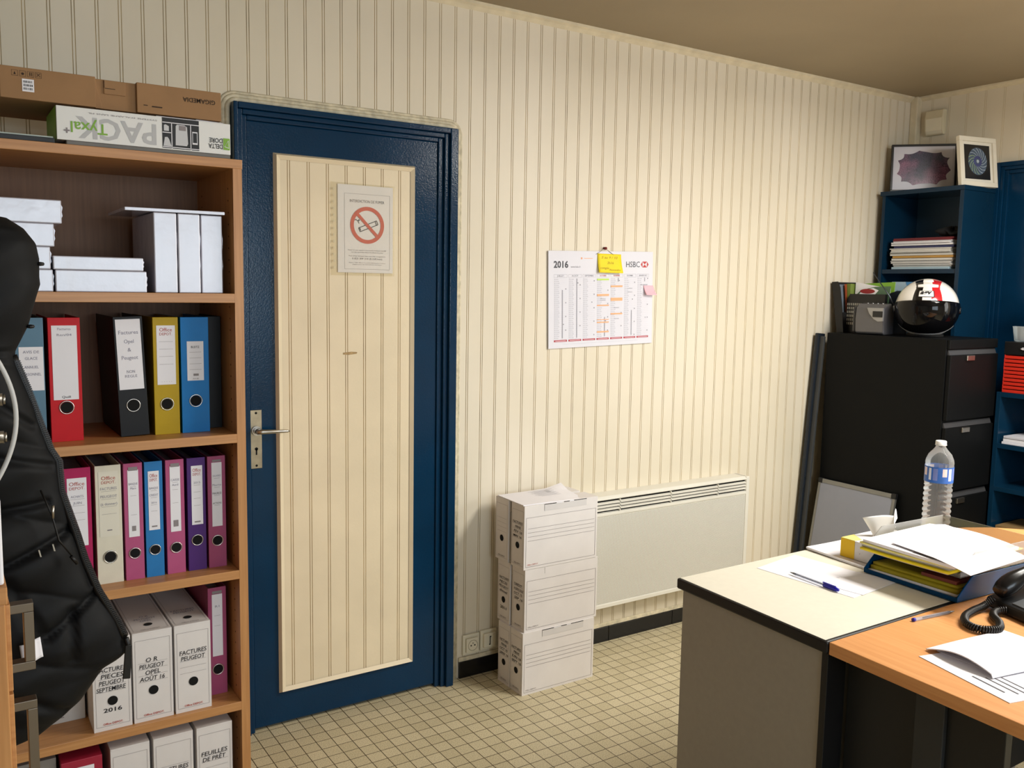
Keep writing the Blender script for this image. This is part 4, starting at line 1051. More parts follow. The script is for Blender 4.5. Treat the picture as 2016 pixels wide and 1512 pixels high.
# pile of magazines and folders on its upper shelf
cols = ['9fb7c4','c9c7c2','d7d6d3','c2c0bd','d9d8d6','d7d5d0','b88d4a','d2d0cb','a9a59e','d8d6d2','cbc7c0','c8c6c2','373a5c','e4e3e6','d9d8dd','e8e8ea','7a3038','6b252c']
z = 1.6555; k = 0
names = {6:'ochre', 12:'dark blue', 16:'dark red', 17:'dark red'}
for c in cols:
    th = random.choice([0.006, 0.008, 0.010, 0.012])
    y0 = -0.43+random.uniform(-0.008, 0.012); y1 = -0.10+random.uniform(-0.014, 0.010); x0 = SX0+0.010+random.uniform(0, 0.018)
    b = MB(); b.box(x0, x0+0.22, y0, y1, z, z+th-0.0008)
    nm = names.get(k)
    kk = len(cols)-k
    if k == 17: lb = 'dark red folder on the very top of the pile in the corner shelf'
    elif k == 16: lb = 'dark red folder second from the top of the pile in the corner shelf'
    elif k == 6: lb = 'ochre folder in the lower half of the pile in the corner shelf'
    elif k == 12: lb = 'dark blue folder in the upper part of the pile in the corner shelf'
    elif k == 0: lb = 'pale blue folder at the bottom of the pile in the corner shelf'
    else: lb = 'pale document folder, %s from the top of the pile in the corner shelf' % ['first','second','third','fourth','fifth','sixth','seventh','eighth','ninth','tenth','eleventh','twelfth','thirteenth','fourteenth','fifteenth','sixteenth','seventeenth','eighteenth'][kk-1]
    tag(b.build('document_folder', mat('folder_'+c, c, 0.65, var=0.04), None, 0.001), lb, 'folder', 'piled folders in the corner shelf')
    z += th; k += 1
def lump(u, v):
    a = 2*PI*u; r = 0.075*math.sin(PI*min(1, v*0.98+0.01))**0.7
    rr = r*(1+0.22*math.sin(5*a+3*v)+0.12*math.sin(9*a-5*v))
    return (4.215+rr*math.cos(a)*0.8, -0.385+rr*math.sin(a)*0.95 if rr*math.sin(a) > -0.08 else -0.46, z+0.001+0.042*(1-v)*(1+0.3*math.sin(3*a)))
b = MB(); b.grid(lump, 40, 14)
tag(b.build('black_cloth', mat('black_fabric','0a0a0c',0.9,var=0.1), None), 'crumpled black cloth on top of the folder pile in the corner shelf', 'cloth')

# two framed pictures on the unit
def art1(f, w, h):
    pts = []
    n = 110
    for k in range(n):
        a = 2*PI*k/n
        r = 1.06-0.16*abs(math.sin(5.5*a+0.4+0.3*math.sin(2*a)))**0.6
        pts.append((w/2+0.40*w*math.copysign(abs(math.cos(a))**0.7, math.cos(a))*r, h/2+0.36*h*math.copysign(abs(math.sin(a))**0.7, math.sin(a))*r))
    f.poly(pts, 0, 2)
swirl = bpy.data.materials.new('purple_doodle'); swirl.use_nodes = True
nt = swirl.node_tree; N = nt.nodes; L = nt.links; p = N['Principled BSDF']
tc = N.new('ShaderNodeTexCoord'); n1 = N.new('ShaderNodeTexNoise'); n1.inputs['Scale'].default_value = 9
L.new(tc.outputs['Object'], n1.inputs['Vector'])
r1 = N.new('ShaderNodeValToRGB'); e = r1.color_ramp.elements; e[0].position = 0.38; e[0].color = lin('3f3d55')+(1,); e[1].position = 0.62; e[1].color = lin('8f5f7c')+(1,)
L.new(n1.outputs['Fac'], r1.inputs['Fac'])
v1 = N.new('ShaderNodeTexVoronoi'); v1.feature = 'DISTANCE_TO_EDGE'; v1.inputs['Scale'].default_value = 120; L.new(tc.outputs['Object'], v1.inputs['Vector'])
r2 = N.new('ShaderNodeValToRGB'); r2.color_ramp.elements[0].position = 0.02; r2.color_ramp.elements[0].color = (0.25,0.25,0.3,1); r2.color_ramp.elements[1].position = 0.12; r2.color_ramp.elements[1].color = (1,1,1,1)
L.new(v1.outputs['Distance'], r2.inputs['Fac'])
mx = N.new('ShaderNodeMixRGB'); mx.blend_type = 'MULTIPLY'; mx.inputs['Fac'].default_value = 0.8; L.new(r1.outputs['Color'], mx.inputs['Color1']); L.new(r2.outputs['Color'], mx.inputs['Color2']); L.new(mx.outputs['Color'], p.inputs['Base Color'])
p.inputs['Roughness'].default_value = 0.25
def picture(label, loc, rotz, tilt, w, h, fm, border, dep, paint):
    t = thing('framed_picture', label, 'picture', loc, rotz)
    t.rotation_euler = (tilt, 0, rotz)
    b = MB()
    for dims in ((0,w,0,dep,0,border),(0,w,0,dep,h-border,h),(0,border,0,dep,border,h-border),(w-border,w,0,dep,border,h-border)): b.box(*dims)
    b.build('frame', fm, t, 0.0012)
    b = MB(); b.box(border, w-border, dep*0.5, dep*0.6, border, h-border)
    paint(b, Face(b, (0, dep*0.5-0.0002, 0), (1,0,0), (0,0,1)), w, h, t)
    return t
def paint1(b, f, w, h, t):
    art1(f, w, h)
    b.build('drawing', [swirl, ] if False else [WHITE, swirl], t) if False else None
    for i in range(len(b.m)): b.m[i] = 0
    b.m[-1] = 1
    b.build('drawing', [mat('grey_white_mat','c9c8d2',0.35,var=0.02), swirl], t)
def paint2(b, f, w, h, t):
    f.frame(0.018, 0.018, w-0.018, h-0.018, 0.018, 1, 1)
    f.rect(0.036, 0.036, w-0.036, h-0.036, 2, 1)
    cx, cz = w/2+0.002, h/2+0.004
    f.poly([(cx+0.060*math.cos(2*PI*k/40), cz+0.066*math.sin(2*PI*k/40)) for k in range(40)], 3, 2)
    for k in range(16):
        a = 2*PI*k/16
        pts = []
        for s in range(7):
            rr = 0.014+0.045*s/6; aa = a+0.9*s/6
            pts.append((cx+rr*math.cos(aa), cz+rr*math.sin(aa)*1.08))
        for s in range(6): f.line(*pts[s], *pts[s+1], 0.0016+0.0012*s/6, 4 if 4 < k < 11 else 5, 3)
    f.ring(cx, cz, 0.014, 0.026, 6, 4, 30); f.disc(cx, cz, 0.008, 5, 5, 16)
    b.build('drawing', [DKP, mat('pale_mount','d8d4c8',0.6,var=0.02), mat('art_black','15161a',0.3,var=0.02), mat('art_slate','46566a',0.35,var=0.2,scale=60), mat('art_green','9bb382',0.4,var=0.1), mat('art_pale','aab6c4',0.4,var=0.1), mat('art_violet','3d4373',0.4,var=0.2,scale=60)], t)
picture('black framed picture with a purple patterned drawing on the corner shelf unit', (4.150, -0.068, ST+0.0015), math.radians(-46.5), math.radians(-5), 0.312, 0.240, mat('black_frame','0d0d0f',0.3,var=0.05), 0.010, 0.022, paint1)
picture('white framed picture with a round spiral drawing on the corner shelf unit', (4.128, -0.462, ST+0.0005), math.radians(-12), math.radians(-8), 0.235, 0.238, mat('cream_frame','dcd6c6',0.4,var=0.03), 0.022, 0.020, paint2)

# alarm sensor on the wall
t = thing('alarm_sensor', 'small ivory alarm sensor high in the corner of the right wall', 'sensor', (RX, -0.078, 2.352))
b = MB(); b.prism([(0,0),(-0.020,0.0),(-0.030,0.02),(-0.036,0.085),(-0.030,0.126),(0,0.128)], -0.106, -0.004, ax='y'); 
b.build('housing', mat('aged_ivory','d9ceb0',0.45,var=0.03), t, 0.005)
b = MB(); b.prism([(-0.0235,0.006),(-0.0315,0.022),(-0.0370,0.083),(-0.032,0.083),(-0.024,0.022),(-0.018,0.006)], -0.098, -0.012, ax='y'); b.build('lens', mat('ivory_lens','e8e0c8',0.3,var=0.02), t, 0.001)

# ------------------------------------------------------------------ on the filing cabinet
# black magazine holder with perforated sides
t = thing('magazine_holder', 'black perforated magazine holder crammed with papers on the black cabinet', 'file holder', (3.835, -0.080, FH))
hw, hd = 0.215, 0.22
b = MB()
b.box(0, hd, -hw, 0, 0, 0.004); b.box(hd-0.003, hd, -hw, 0, 0.004, 0.21)
b.prism([(0.0,0.004),(hd,0.004),(hd,0.21),(0.09,0.21),(0.0,0.12)], -0.003, 0, ax='y')
b.prism([(0.0,0.004),(hd,0.004),(hd,0.21),(0.09,0.21),(0.0,0.19)], -hw, -hw+0.003, ax='y')
b.build('holder_shell', BLACKP, t, 0.001)
b = MB(); b.prism([(0.0,0.004),(-hw,0.004),(-hw,0.192),(-0.02,0.192),(-0.004,0.165)], -0.003, 0.0, ax='x')
fr = b.build('front_plate', BLACKP, t)
b = MB(); f = Face(b, (-0.0034, 0, 0), (0,-1,0), (0,0,1))
for i in range(9):
    for j in range(6): f.rect(0.008+0.0105*i, 0.040+0.019*j, 0.0135+0.0105*i, 0.052+0.019*j, 0, 1)
b.build('slots', mat('light_through_slots','a9a69c',0.6,var=0.3,scale=40), fr)
t = thing('magazine_holder', 'slim black file holder wing leaning against the wall, left of the perforated holder', 'file holder', (3.80, 0.003, FH))
b = MB()
b.prism([(-0.060,0.0),(-0.098,0.0),(-0.086,0.10),(-0.066,0.222),(-0.050,0.252),(-0.016,0.250),(-0.020,0.225)], 0, 0.004, ax='x')
b.build('front_plate', BLACKP, t)
b = MB(); b.prism([(-0.060,0.0),(-0.066,0.0),(-0.022,0.248),(-0.016,0.250)], 0.004, 0.22, ax='x'); b.prism([(-0.090,0.0),(-0.098,0.0),(-0.086,0.10),(-0.078,0.10)], 0.004, 0.22, ax='x')
b.build('side_plates', mat('black_plastic_side','1d1d20',0.4,var=0.05), t)
def upright(label, name, pts, x0, th, m, extra=None):
    b = MB(); b.prism(pts, x0, x0+th, ax='x')
    return tag(b.build(name, m), label, 'paper' if name != 'document_folder' else 'folder')
Zc = FH
upright('grey folder at the left edge of the file holder', 'document_folder', [(-0.0680,Zc+0.006),(-0.0740,Zc+0.006),(-0.0420,Zc+0.238),(-0.0340,Zc+0.238)], 3.808, 0.20, mat('grey_blue_card','6a7480',0.6,var=0.05))
upright('orange folder in the file holder, beside the grey one', 'document_folder', [(-0.0845,Zc+0.006),(-0.0885,Zc+0.006),(-0.0660,Zc+0.240),(-0.0560,Zc+0.240)], 3.842, 0.19, mat('orange_card','b5552e',0.6,var=0.05))
upright('olive green folder beside the orange folder in the holder', 'document_folder', [(-0.0895,Zc+0.006),(-0.0940,Zc+0.006),(-0.0900,Zc+0.242),(-0.0680,Zc+0.242)], 3.845, 0.19, mat('olive_card','6f8038',0.6,var=0.05))
upright('lime green folder standing tallest in the magazine holder', 'document_folder', [(-0.0960,Zc+0.006),(-0.2800,Zc+0.006),(-0.2980,Zc+0.252),(-0.0960,Zc+0.242)], 3.90, 0.004, GREEN)
upright('white papers standing in front of the lime green folder', 'paper_sheets', [(-0.0950,Zc+0.006),(-0.2750,Zc+0.006),(-0.2920,Zc+0.220),(-0.1000,Zc+0.250)], 3.872, 0.006, WHITE)
t = thing('leaflet', 'dark green leaflet with a red oval in the perforated magazine holder', 'leaflet', (3.852, -0.095, Zc+0.006))
b = MB(); b.prism([(0.0,0.0),(-0.190,0.0),(-0.212,0.225),(-0.13,0.222),(-0.05,0.205),(-0.008,0.165)], 0, 0.004, ax='x'); b.build('cover', mat('dark_green_print','4d6b52',0.4,var=0.1), t)
b = MB(); f = Face(b, (-0.0004,0,0), (0,-1,0), (0,0,1)); f.poly([(0.02,0.162),(0.11,0.162),(0.15,0.205),(0.12,0.216),(0.06,0.205)], 1, 1); f.poly([(0.088+0.042*math.cos(2*PI*k/20), 0.200+0.012*math.sin(2*PI*k/20)) for k in range(20)], 0, 2)
b.build('print', [mat('deep_red_print','8d1c22',0.5,var=0.05), WHITE], t)
# radio
t = thing('portable_radio', 'silver portable radio with a long aerial on the black cabinet', 'radio', (3.725, -0.216, FH))
t.rotation_euler = (0, 0, math.radians(3))
rl, rd, rh = 0.148, 0.085, 0.150
b = MB()
b.prism([(0.0,0.010),(0.008,0.002),(rd,0.002),(rd,rh-0.02),(rd*0.72,rh),(0.02,rh-0.004),(0.002,rh-0.022),(-0.004,0.075)], -rl, 0, ax='y')
b.build('housing', mat('silver_plastic','65656a',0.3,0.6,var=0.05), t, 0.006)
b = MB(); b.box(0.004, rd-0.004, -0.004, 0.022, 0.004, rh-0.016); b.build('end_cap', mat('dark_silver','3a3a3d',0.35,0.3,var=0.05), t, 0.012)
b = MB(); b.prism([(-0.062,rh-0.022),(-0.147,rh-0.022),(-0.147,0.066),(-0.12,0.064),(-0.098,0.076),(-0.075,0.1)], -0.008, 0.002, ax='x'); fp = b.build('display_panel', mat('bright_silver','9b9b9d',0.28,0.5,var=0.03), t, 0.002)
b = MB(); b.box(-0.0105, -0.007, -0.145, -0.095, 0.085, 0.113); b.build('display_window', mat('dark_display','15171a',0.12,var=0.02), fp, 0.001)
b = MB()
for k in range(4): b.cyl((0.035,-0.04-0.026*k,rh-0.006), (0.035,-0.04-0.026*k,rh+0.001), 0.004, 14)
b.build('buttons', mat('bright_silver','9b9b9d',0.28,0.5,var=0.03), t)
b = MB(); b.tube([(0.07,-0.15,rh-0.012),(0.062,-0.135,rh+0.03),(0.03,-0.06,rh+0.145)], [0.0034,0.003,0.002], 10); b.build('aerial', mat('dark_steel','4a5058',0.3,0.8,var=0.02), t)
# leaflets behind the radio
t = thing('leaflet', 'pale blue leaflet standing behind the radio aerial', 'leaflet', (4.02, -0.20, FH))
b = MB(); b.box(0, 0.004, -0.15, 0, 0, 0.255); b.build('cover', mat('pale_blue_print','a9c3da',0.4,var=0.03), t)
b = MB(); f = Face(b, (-0.0004,0,0), (0,-1,0), (0,0,1)); f.poly([(0.075,0.255),(0.135,0.255),(0.135,0.235),(0.105,0.175)], 0, 1); f.poly([(0.105,0.172),(0.148,0.245),(0.148,0.14),(0.12,0.14)], 1, 1); f.text('Service', 0.05, 0.21, 0.009, 1, 0.04, 1)
b.build('print', [mat('mid_blue_print','4f8cc4',0.4,var=0.05), mat('deep_blue_print','22588f',0.4,var=0.05)], t)

# helmet
HCX, HCY, HCZ = 3.86, -0.495, FH+0.142
face_ang = math.atan2(-2.42, -3.86)             # faces into the room, towards the door side
t = thing('motorcycle_helmet', 'white, red and black motorcycle helmet with dark visor on the black cabinet', 'helmet', (HCX, HCY, FH+0.0005), face_ang+PI/2)
# local frame: -y is forward
def shell_r(th, ph):
    # th: azimuth from forward, ph: elevation
    r = 0.134
    return r
def sph(az, el, k=1.0, chin=True):
    rx, ry, rz = 0.136*k, 0.150*k, 0.136*k
    y = -ry*math.cos(el)*math.cos(az); x = rx*math.cos(el)*math.sin(az); z = rz*math.sin(el)
    if el < 0:
        ce = math.cos(el); q = max(ce, 1e-4)**0.62/max(ce, 1e-4)
        s = -math.sin(el)
        x *= q*(1-0.20*s*s); y *= q*(1-0.14*s*s)
        z = rz*0.96*math.sin(el)
    return (x, y, z+0.1315)
WH = mat('helmet_white','e9e6e1',0.16,var=0.01,coat=0.8); RD = mat('helmet_red','c8202a',0.16,var=0.02,coat=0.8); BK = mat('helmet_black','0d0d0e',0.16,var=0.0,coat=0.8)
def hcol(u, v):
    az = (u-0.5)*2*PI; el = -PI/2*0.78+v*(PI/2*0.78+PI/2)
    xs = math.cos(el)*math.sin(az)
    front = math.cos(az) > -0.2
    if el > 0.15 and abs(xs) < 0.62:
        k = 0.04*math.sin(6*el)
        if -0.40-k < xs < -0.15: return 2
        if 0.12 < xs < 0.40+k: return 1
    return 0
b = MB(); b.grid(lambda u, v: sph((u-0.5)*2*PI, -PI/2*0.78+v*(PI/2*0.78+PI/2)), 192, 120, mfn=hcol)
b.build('shell', [WH, RD, BK], t)
VIS = mat('dark_visor','08080a',0.07,var=0.0,spec=0.3)
def vis(u, v):
    az = (u-0.5)*2*1.42; c = abs(u-0.5)*2
    top = 0.27-0.10*c**2.2; bot = -1.02+0.42*c**3
    el = bot+(top-bot)*v
    return sph(az, el, 1.028)
b = MB(); b.grid(vis, 60, 30); b.build('visor', VIS, t, solid=0.002)
rim = [vis(0, 0)]
b = MB()
rim = [vis(u/40, 0) for u in range(41)]; b.tube(rim, 0.003, 8); b.build('visor_rim', mat('clear_grey_rim','55575a',0.2,var=0.0), t)
b = MB()
for sgn in (-1, 1):
    b.M = Matrix.Translation(sph(sgn*1.45, -0.05, 1.03)) @ Matrix.Rotation(sgn*PI/2, 4, 'Y') @ Matrix.Identity(4)
    b.lathe([(0,0.004),(0.016,0.003),(0.02,-0.004)], 20)
b.build('visor_pivot', BK, t)
b = MB(); b.grid(lambda u, v: sph((u-0.5)*0.50-0.05, 0.40+0.21*v, 1.014), 12, 6); lg = b.build('badge', mat('badge_white','efeeec',0.3,var=0.0), t, solid=0.001)
b = MB(); b.grid(lambda u, v: sph((u-0.5)*0.56-0.05, 0.385+0.24*v, 1.008), 12, 6); b.build('badge_border', INK, lg, solid=0.001)
b = MB()
vs, fs, bb = text_geo('agv', 0.03, 0.25)
out = []
for p in vs:
    uu = (p.x-(bb[0]+bb[1])/2)/(bb[1]-bb[0]); vv = (p.y-(bb[2]+bb[3])/2)/(bb[3]-bb[2])
    out.append(sph(uu*0.40-0.05, 0.505+vv*0.155, 1.036))
b.add(out, fs); b.build('lettering', INK, lg)
b = MB()
def vent(u, v): 
    az = (u-0.5)*0.9; el = 0.78+0.20*v*(1-0.4*abs(2*u-1))
    return sph(az, el, 1.0+0.05*math.sin(PI*v))
b.grid(vent, 24, 10)
b.build('top_vent', WH, t)
b = MB(); b.grid(lambda u, v: sph((u-0.5)*0.7, 1.08+0.16*v, 1.0+0.04*math.sin(PI*v)), 16, 8); b.build('top_vent', WH, t)
b = MB(); b.lathe([(0.070,0.0),(0.078,0.002),(0.078,0.012),(0.07,0.016),(0.064,0.0)], 40, (0,0.004,0)); b.build('neck_roll', mat('black_lining','0a0a0b',0.8,var=0.05), t)

# ------------------------------------------------------------------ low blue shelf unit along the right wall
LBX0, LY0, LY1 = 4.085, -1.75, -0.725
t = thing('shelf_unit', 'low blue open shelf along the right wall, beside the black cabinet drawers', 'shelf')
for z in (1.092, 0.855, 0.655, 0.40, 0.08): box_obj('shelf', (LBX0, RX-0.035, LY0+0.02, LY1-0.02, z-0.022, z), BLUE_METAL, t, 0.001)
box_obj('side_panel', (LBX0, RX-0.035, LY1-0.02, LY1, 0, 1.092), BLUE_METAL, t, 0.001)
box_obj('side_panel', (LBX0, RX-0.035, LY0, LY0+0.02, 0, 1.092), BLUE_METAL, t, 0.001)
box_obj('back_panel', (RX-0.047, RX-0.035, LY0+0.02, LY1-0.02, 0.0, 1.092), BLUE_METAL, t)
RDTR = mat('red_plastic_tray','c02c1e',0.3,var=0.04)
ordn = ['lowest','second','third','fourth','fifth','sixth','seventh','eighth','ninth','topmost']
first = None
for k in range(10):
    lab = ('topmost red letter tray, directly under the black box' if k == 9 else 'lowest red letter tray, on the blue shelf' if k == 0 else '%s red letter tray from the bottom of the stack beside the cabinet' % ordn[k])
    if first is None:
        first = thing('letter_tray', lab, 'tray', (LBX0+0.005, -0.745, 1.0925), 0, 'red letter trays on the low blue shelf')
        b = MB(); b.box(0, 0.30, -0.25, 0, 0, 0.003); b.box(0, 0.30, -0.25, -0.247, 0.003, 0.0165); b.box(0, 0.30, -0.003, 0, 0.003, 0.0165); b.box(0.297, 0.30, -0.247, -0.003, 0.003, 0.0165); b.box(0, 0.003, -0.247, -0.003, 0.003, 0.013)
        b.build('tray', RDTR, first, 0.001)
    else:
        copy_thing(first, (LBX0+0.005+random.uniform(-.002,.002), -0.745, 1.0925+0.0172*k), None, lab)
TB = 1.0925+0.172
t = thing('black_box', 'black box with a white ribbon on the red letter trays', 'box', (LBX0+0.005, -0.742, TB))
b = MB(); b.box(0, 0.29, -0.27, 0, 0, 0.060); b.build('case', BLACKP, t, 0.003)
b = MB(); pts = [(-0.004,-0.075,0.030),(-0.006,-0.085,0.034),(-0.006,-0.10,0.034),(-0.006,-0.115,0.032),(-0.006,-0.10,0.028),(-0.006,-0.085,0.027),(-0.004,-0.075,0.030)]; b.tube(pts, 0.0022, 6); b.build('ribbon', WHITE, t)
PET = clear_mat('clear_bottle_plastic', 'f4f7f8', 0.93, 0.05, 0.4)
def bottle(label, loc, hgt=0.315, r=0.0435, water=0.0):
    t = thing('water_bottle', label, 'bottle', loc)
    s = hgt/0.315
    prof = [(0.012,0.006),(0.030,0.0),(0.040,0.004),(r,0.014)]
    z = 0.014
    for k in range(9):
        prof += [(r,z+0.004),(r-0.0035,z+0.009),(r-0.0035,z+0.011),(r,z+0.016)]; z += 0.0175
    prof += [(r-0.002,0.172),(r-0.0005,0.178),(r-0.0005,0.240),(r,0.246),(r-0.002,0.256),(r*0.80,0.272),(r*0.50,0.287),(0.0155,0.296),(0.0145,0.301),(0.0185,0.302),(0.0185,0.304),(0.0145,0.305)]
    b = MB(); b.lathe([(a,zz*s) for a, zz in prof], 40); b.build('bottle_body', PET, t)
    b = MB(); b.lathe([(0,0.301),(0.0165,0.301),(0.0168,0.303),(0.0168,0.315),(0.0150,0.3165),(0,0.3165)] if s == 1 else [(0,0.301*s),(0.0165,0.301*s),(0.0168,0.315*s),(0,0.3165*s)], 28); b.build('cap', mat('white_cap','ecebe8',0.35,var=0.01), t)
    lb = MB()
    LR = r+0.0006
    def lp(u, v): a = 2*PI*u; return (LR*math.cos(a), LR*math.sin(a), (0.182+0.052*v)*s)
    def lm(u, v):
        k = (u*4.2+0.15) % 1
        if 0.10 < k < 0.24 and 0.15 < v < 0.9: return 1
        if 0.34 < k < 0.56 and 0.15 < v < 0.95: return 2
        if 0.78 < k < 0.98 and 0.4 < v < 0.95: return 3
        return 0
    lb.grid(lp, 96, 12, mfn=lm); lb.build('label', [mat('label_blue','2b62b4',0.35,var=0.15,scale=60), mat('label_white_print','d8dde6',0.4,var=0.05), mat('label_violet','6f7fbc',0.4,var=0.1), mat('label_pale','e3cfd0',0.4,var=0.1,scale=80)], t)
    if water:
        b = MB(); b.lathe([(0,0.006),(r-0.004,0.008),(r-0.0045,water),(0,water)], 32); b.build('water', clear_mat('water','f6fbfd',0.9,0.02), t)
    return t
bottle('clear water bottle with a blue label on the low shelf at the right edge', (4.235, -0.80, TB+0.0605))
t = thing('plastic_cup', 'clear plastic cup on the black box at the right edge', 'cup', (4.138, -0.795, TB+0.0605))
b = MB(); b.lathe([(0,0.002),(0.030,0.0),(0.033,0.004),(0.042,0.065),(0.044,0.068),(0.041,0.068),(0.031,0.006),(0,0.004)], 32); b.build('cup_body', PET, t)
def pile(label, x0, y0, z, n, w, d2, cols, name='paper_sheets'):
    for k in range(n):
        b = MB(); th = random.uniform(0.010, 0.016)
        dx = random.uniform(-0.006, 0.006); dy = random.uniform(-0.008, 0.008)
        b.box(x0+dx, x0+dx+w, y0-d2+dy, y0+dy, z, z+th-0.001)
        c = cols[k % len(cols)]
        tag(b.build(name, mat('pile_'+c, c, 0.7, var=0.04), None, 0.001), label[k], 'paper'); z += th
pile(['white paper block lying on the middle board of the low blue shelf', 'second white paper block on the middle board of the low blue shelf', 'grey white paper pad on top of the blocks in the low blue shelf'], LBX0+0.006, -0.765, 0.8555, 3, 0.21, 0.29, ['d9d8de','dcdbe0','c0bfc6'])
pile(['dark folder at the bottom of the low blue shelf pile', 'black folder second from the bottom in the low blue shelf pile', 'brown folder in the low blue shelf pile', 'tan folder above the brown folder in the low blue shelf', 'topmost light brown folder in the low blue shelf pile'], LBX0+0.006, -0.765, 0.4005, 5, 0.23, 0.30, ['2c2a2a','1d1c1e','6f5739','8a6d47','80653f'], 'document_folder')

# ================================================================== DESKS
DZT = 0.74
t = thing('desk_return', 'light grey desk return with black edging, end on to the room', 'desk')
b = MB()
rt = [(1.682,-1.6685),(2.616,-1.6685),(2.616,-1.172),(1.702,-1.174)]
b.prism(rt, DZT-0.010, DZT, 0); b.build('worktop', GREYLAM, t)
b = MB(); b.prism([(1.675,-1.679),(2.618,-1.679),(2.618,-1.166),(1.694,-1.168)], DZT-0.030, DZT-0.0004, 0); b.build('edge_band', BLACKBAND, t, 0.005)
b = MB(); b.hexa([(1.688,-1.660,0),(2.60,-1.660,0),(2.60,-1.185,0),(1.704,-1.185,0),(1.688,-1.660,DZT-0.030),(2.60,-1.660,DZT-0.030),(2.60,-1.185,DZT-0.030),(1.704,-1.185,DZT-0.030)]); b.build('side_panel', GREYPANEL, t, 0.001)
b = MB(); b.box(1.684, 1.7515, -1.677, -1.660, 0, DZT-0.030); b.build('corner_post', BLACKBAND, t, 0.001)

t = thing('office_desk', 'beech topped office desk with dark legs in the right foreground', 'desk')
curve = [(1.679,-1.6815),(2.6215,-1.6815),(2.6215,-1.20),(2.75,-1.213),(2.845,-1.243),(2.934,-1.271),(3.013,-1.315),(3.089,-1.388),(3.15,-1.48),(3.19,-1.60),(3.20,-1.75),(3.20,-2.55),(1.645,-2.55),(1.662,-2.13)]
b = MB(); b.prism(curve, DZT-0.030, DZT); b.build('worktop', DESKWOOD, t, 0.002)
b = MB(); b.box(1.752, 1.778, -2.049, -1.6835, 0, DZT-0.031); b.build('leg', DARKLEG, t, 0.002)
b = MB(); b.box(1.738, 1.7515, -1.928, -1.862, 0, DZT-0.031); b.build('leg_column', DARKLEG2, t, 0.002)
b = MB(); b.box(3.02, 3.05, -2.45, -1.75, 0, DZT-0.031); b.build('leg', DARKLEG, t, 0.002)
b = MB(); b.box(1.778, 3.02, -1.74, -1.72, 0.25, DZT-0.031); b.build('modesty_panel', DARKLEG, t, 0.001)
b = MB(); b.cyl((2.85,-1.40,0), (2.85,-1.40,DZT-0.031), 0.03, 20); b.build('leg', DARKLEG, t)

# papers on the grey return
sheet('paper_sheet', 'single white sheet on the grey desk return under the capped pen', [(1.955,-1.222),(1.982,-1.525),(2.188,-1.500),(2.156,-1.190)], DZT+0.0003, th=0.0006, prints=[(0.35,0.2,0.352,0.24,2),(0.62,0.55,0.7,0.556,2),(0.72,0.55,0.82,0.556,2)])
sheet('paper_sheet', 'white sheet partly under the blue letter tray', [(2.00,-1.41),(2.02,-1.525),(2.20,-1.505),(2.18,-1.395)], DZT+0.0013, th=0.0005)
sheet('paper_stack', 'thin stack of white papers under the tissue box', [(2.231,-1.172),(2.217,-1.388),(2.595,-1.378),(2.605,-1.172)], DZT+0.0003, th=0.006, curl=lambda u, v: 0.004*(1-v)**3*(1-u))
def pen(label, p0, p1, z, cap):
    a = Vector((p0[0],p0[1],z)); c = Vector((p1[0],p1[1],z)); Lg = (c-a).length
    t = thing('ballpoint_pen', label, 'pen', a, math.atan2(c.y-a.y, c.x-a.x))
    b = MB(); b.cyl((0.020,0,0), (Lg-(0.03 if cap else 0.006),0,0), 0.0041, 6, 0, smooth=False); b.build('barrel', clear_mat('pen_barrel','e8ebf2',0.85,0.1,0.4), t)
    b = MB(); b.cyl((0.010,0,0), (Lg-0.035,0,0), 0.0014, 8); b.build('ink_tube', mat('ink_tube','3a3c55',0.4,var=0.02), t)
    b = MB(); b.tube([(0,0,0),(0.003,0,0),(0.012,0,0),(0.020,0,0)], [0.0007,0.0012,0.0026,0.0032], 12); b.build('tip', mat('brass_tip','8d7a55' if not cap else '77797d',0.3,0.9,var=0.02), t)
    b = MB()
    if cap:
        b.tube([(Lg-0.052,0,0),(Lg-0.050,0,0),(Lg-0.012,0,0),(Lg-0.003,0,0),(Lg,0,0)], [0.0052,0.0058,0.0056,0.0040,0.001], 14); b.box(Lg-0.055, Lg-0.012, -0.0018, 0.0018, 0.0052, 0.0075)
    else: b.cyl((Lg-0.007,0,0), (Lg,0,0), 0.0044, 12)
    b.build('cap' if cap else 'end_plug', mat('pen_blue','1d1ca0',0.3,var=0.02), t)
pen('clear ballpoint pen with a blue cap lying on the white sheet', (1.992,-1.309), (1.982,-1.480), DZT+0.0072, True)
pen('uncapped clear ballpoint pen lying on the beech desk', (2.110,-1.722), (1.963,-1.704), DZT+0.0046, False)

# tissue box
t = thing('tissue_box', 'yellow and white tissue box on the papers of the grey desk return', 'tissue box', (2.252, -1.280, DZT+0.0085), math.radians(0))
b = MB(); b.box(0, 0.22, -0.12, 0, 0, 0.055); 
f = Face(b, (-0.0004, 0, 0), (0,-1,0), (0,0,1)); f.rect(0, 0, 0.048, 0.055, 1, 1)
f = Face(b, (0, -0.12, 0.0554), (1,0,0), (0,1,0)); f.poly([(0.0,0.075),(0.03,0.07),(0.06,0.12),(0.0,0.12)], 2, 1); f.rect(0.0,0.0,0.02,0.02,2,1)
f = Face(b, (-0.0004, 0, 0), (0,-1,0), (0,0,1)); f.text('x', 0.066, 0.022, 0.005, 3, None, 1)
b.build('carton', [mat('tissue_card','e9e8ec',0.5,var=0.01), mat('tissue_yellow','f2c60c',0.5,var=0.02), mat('tissue_pale_yellow','f1e38a',0.5,var=0.02), GREYLINE], t)
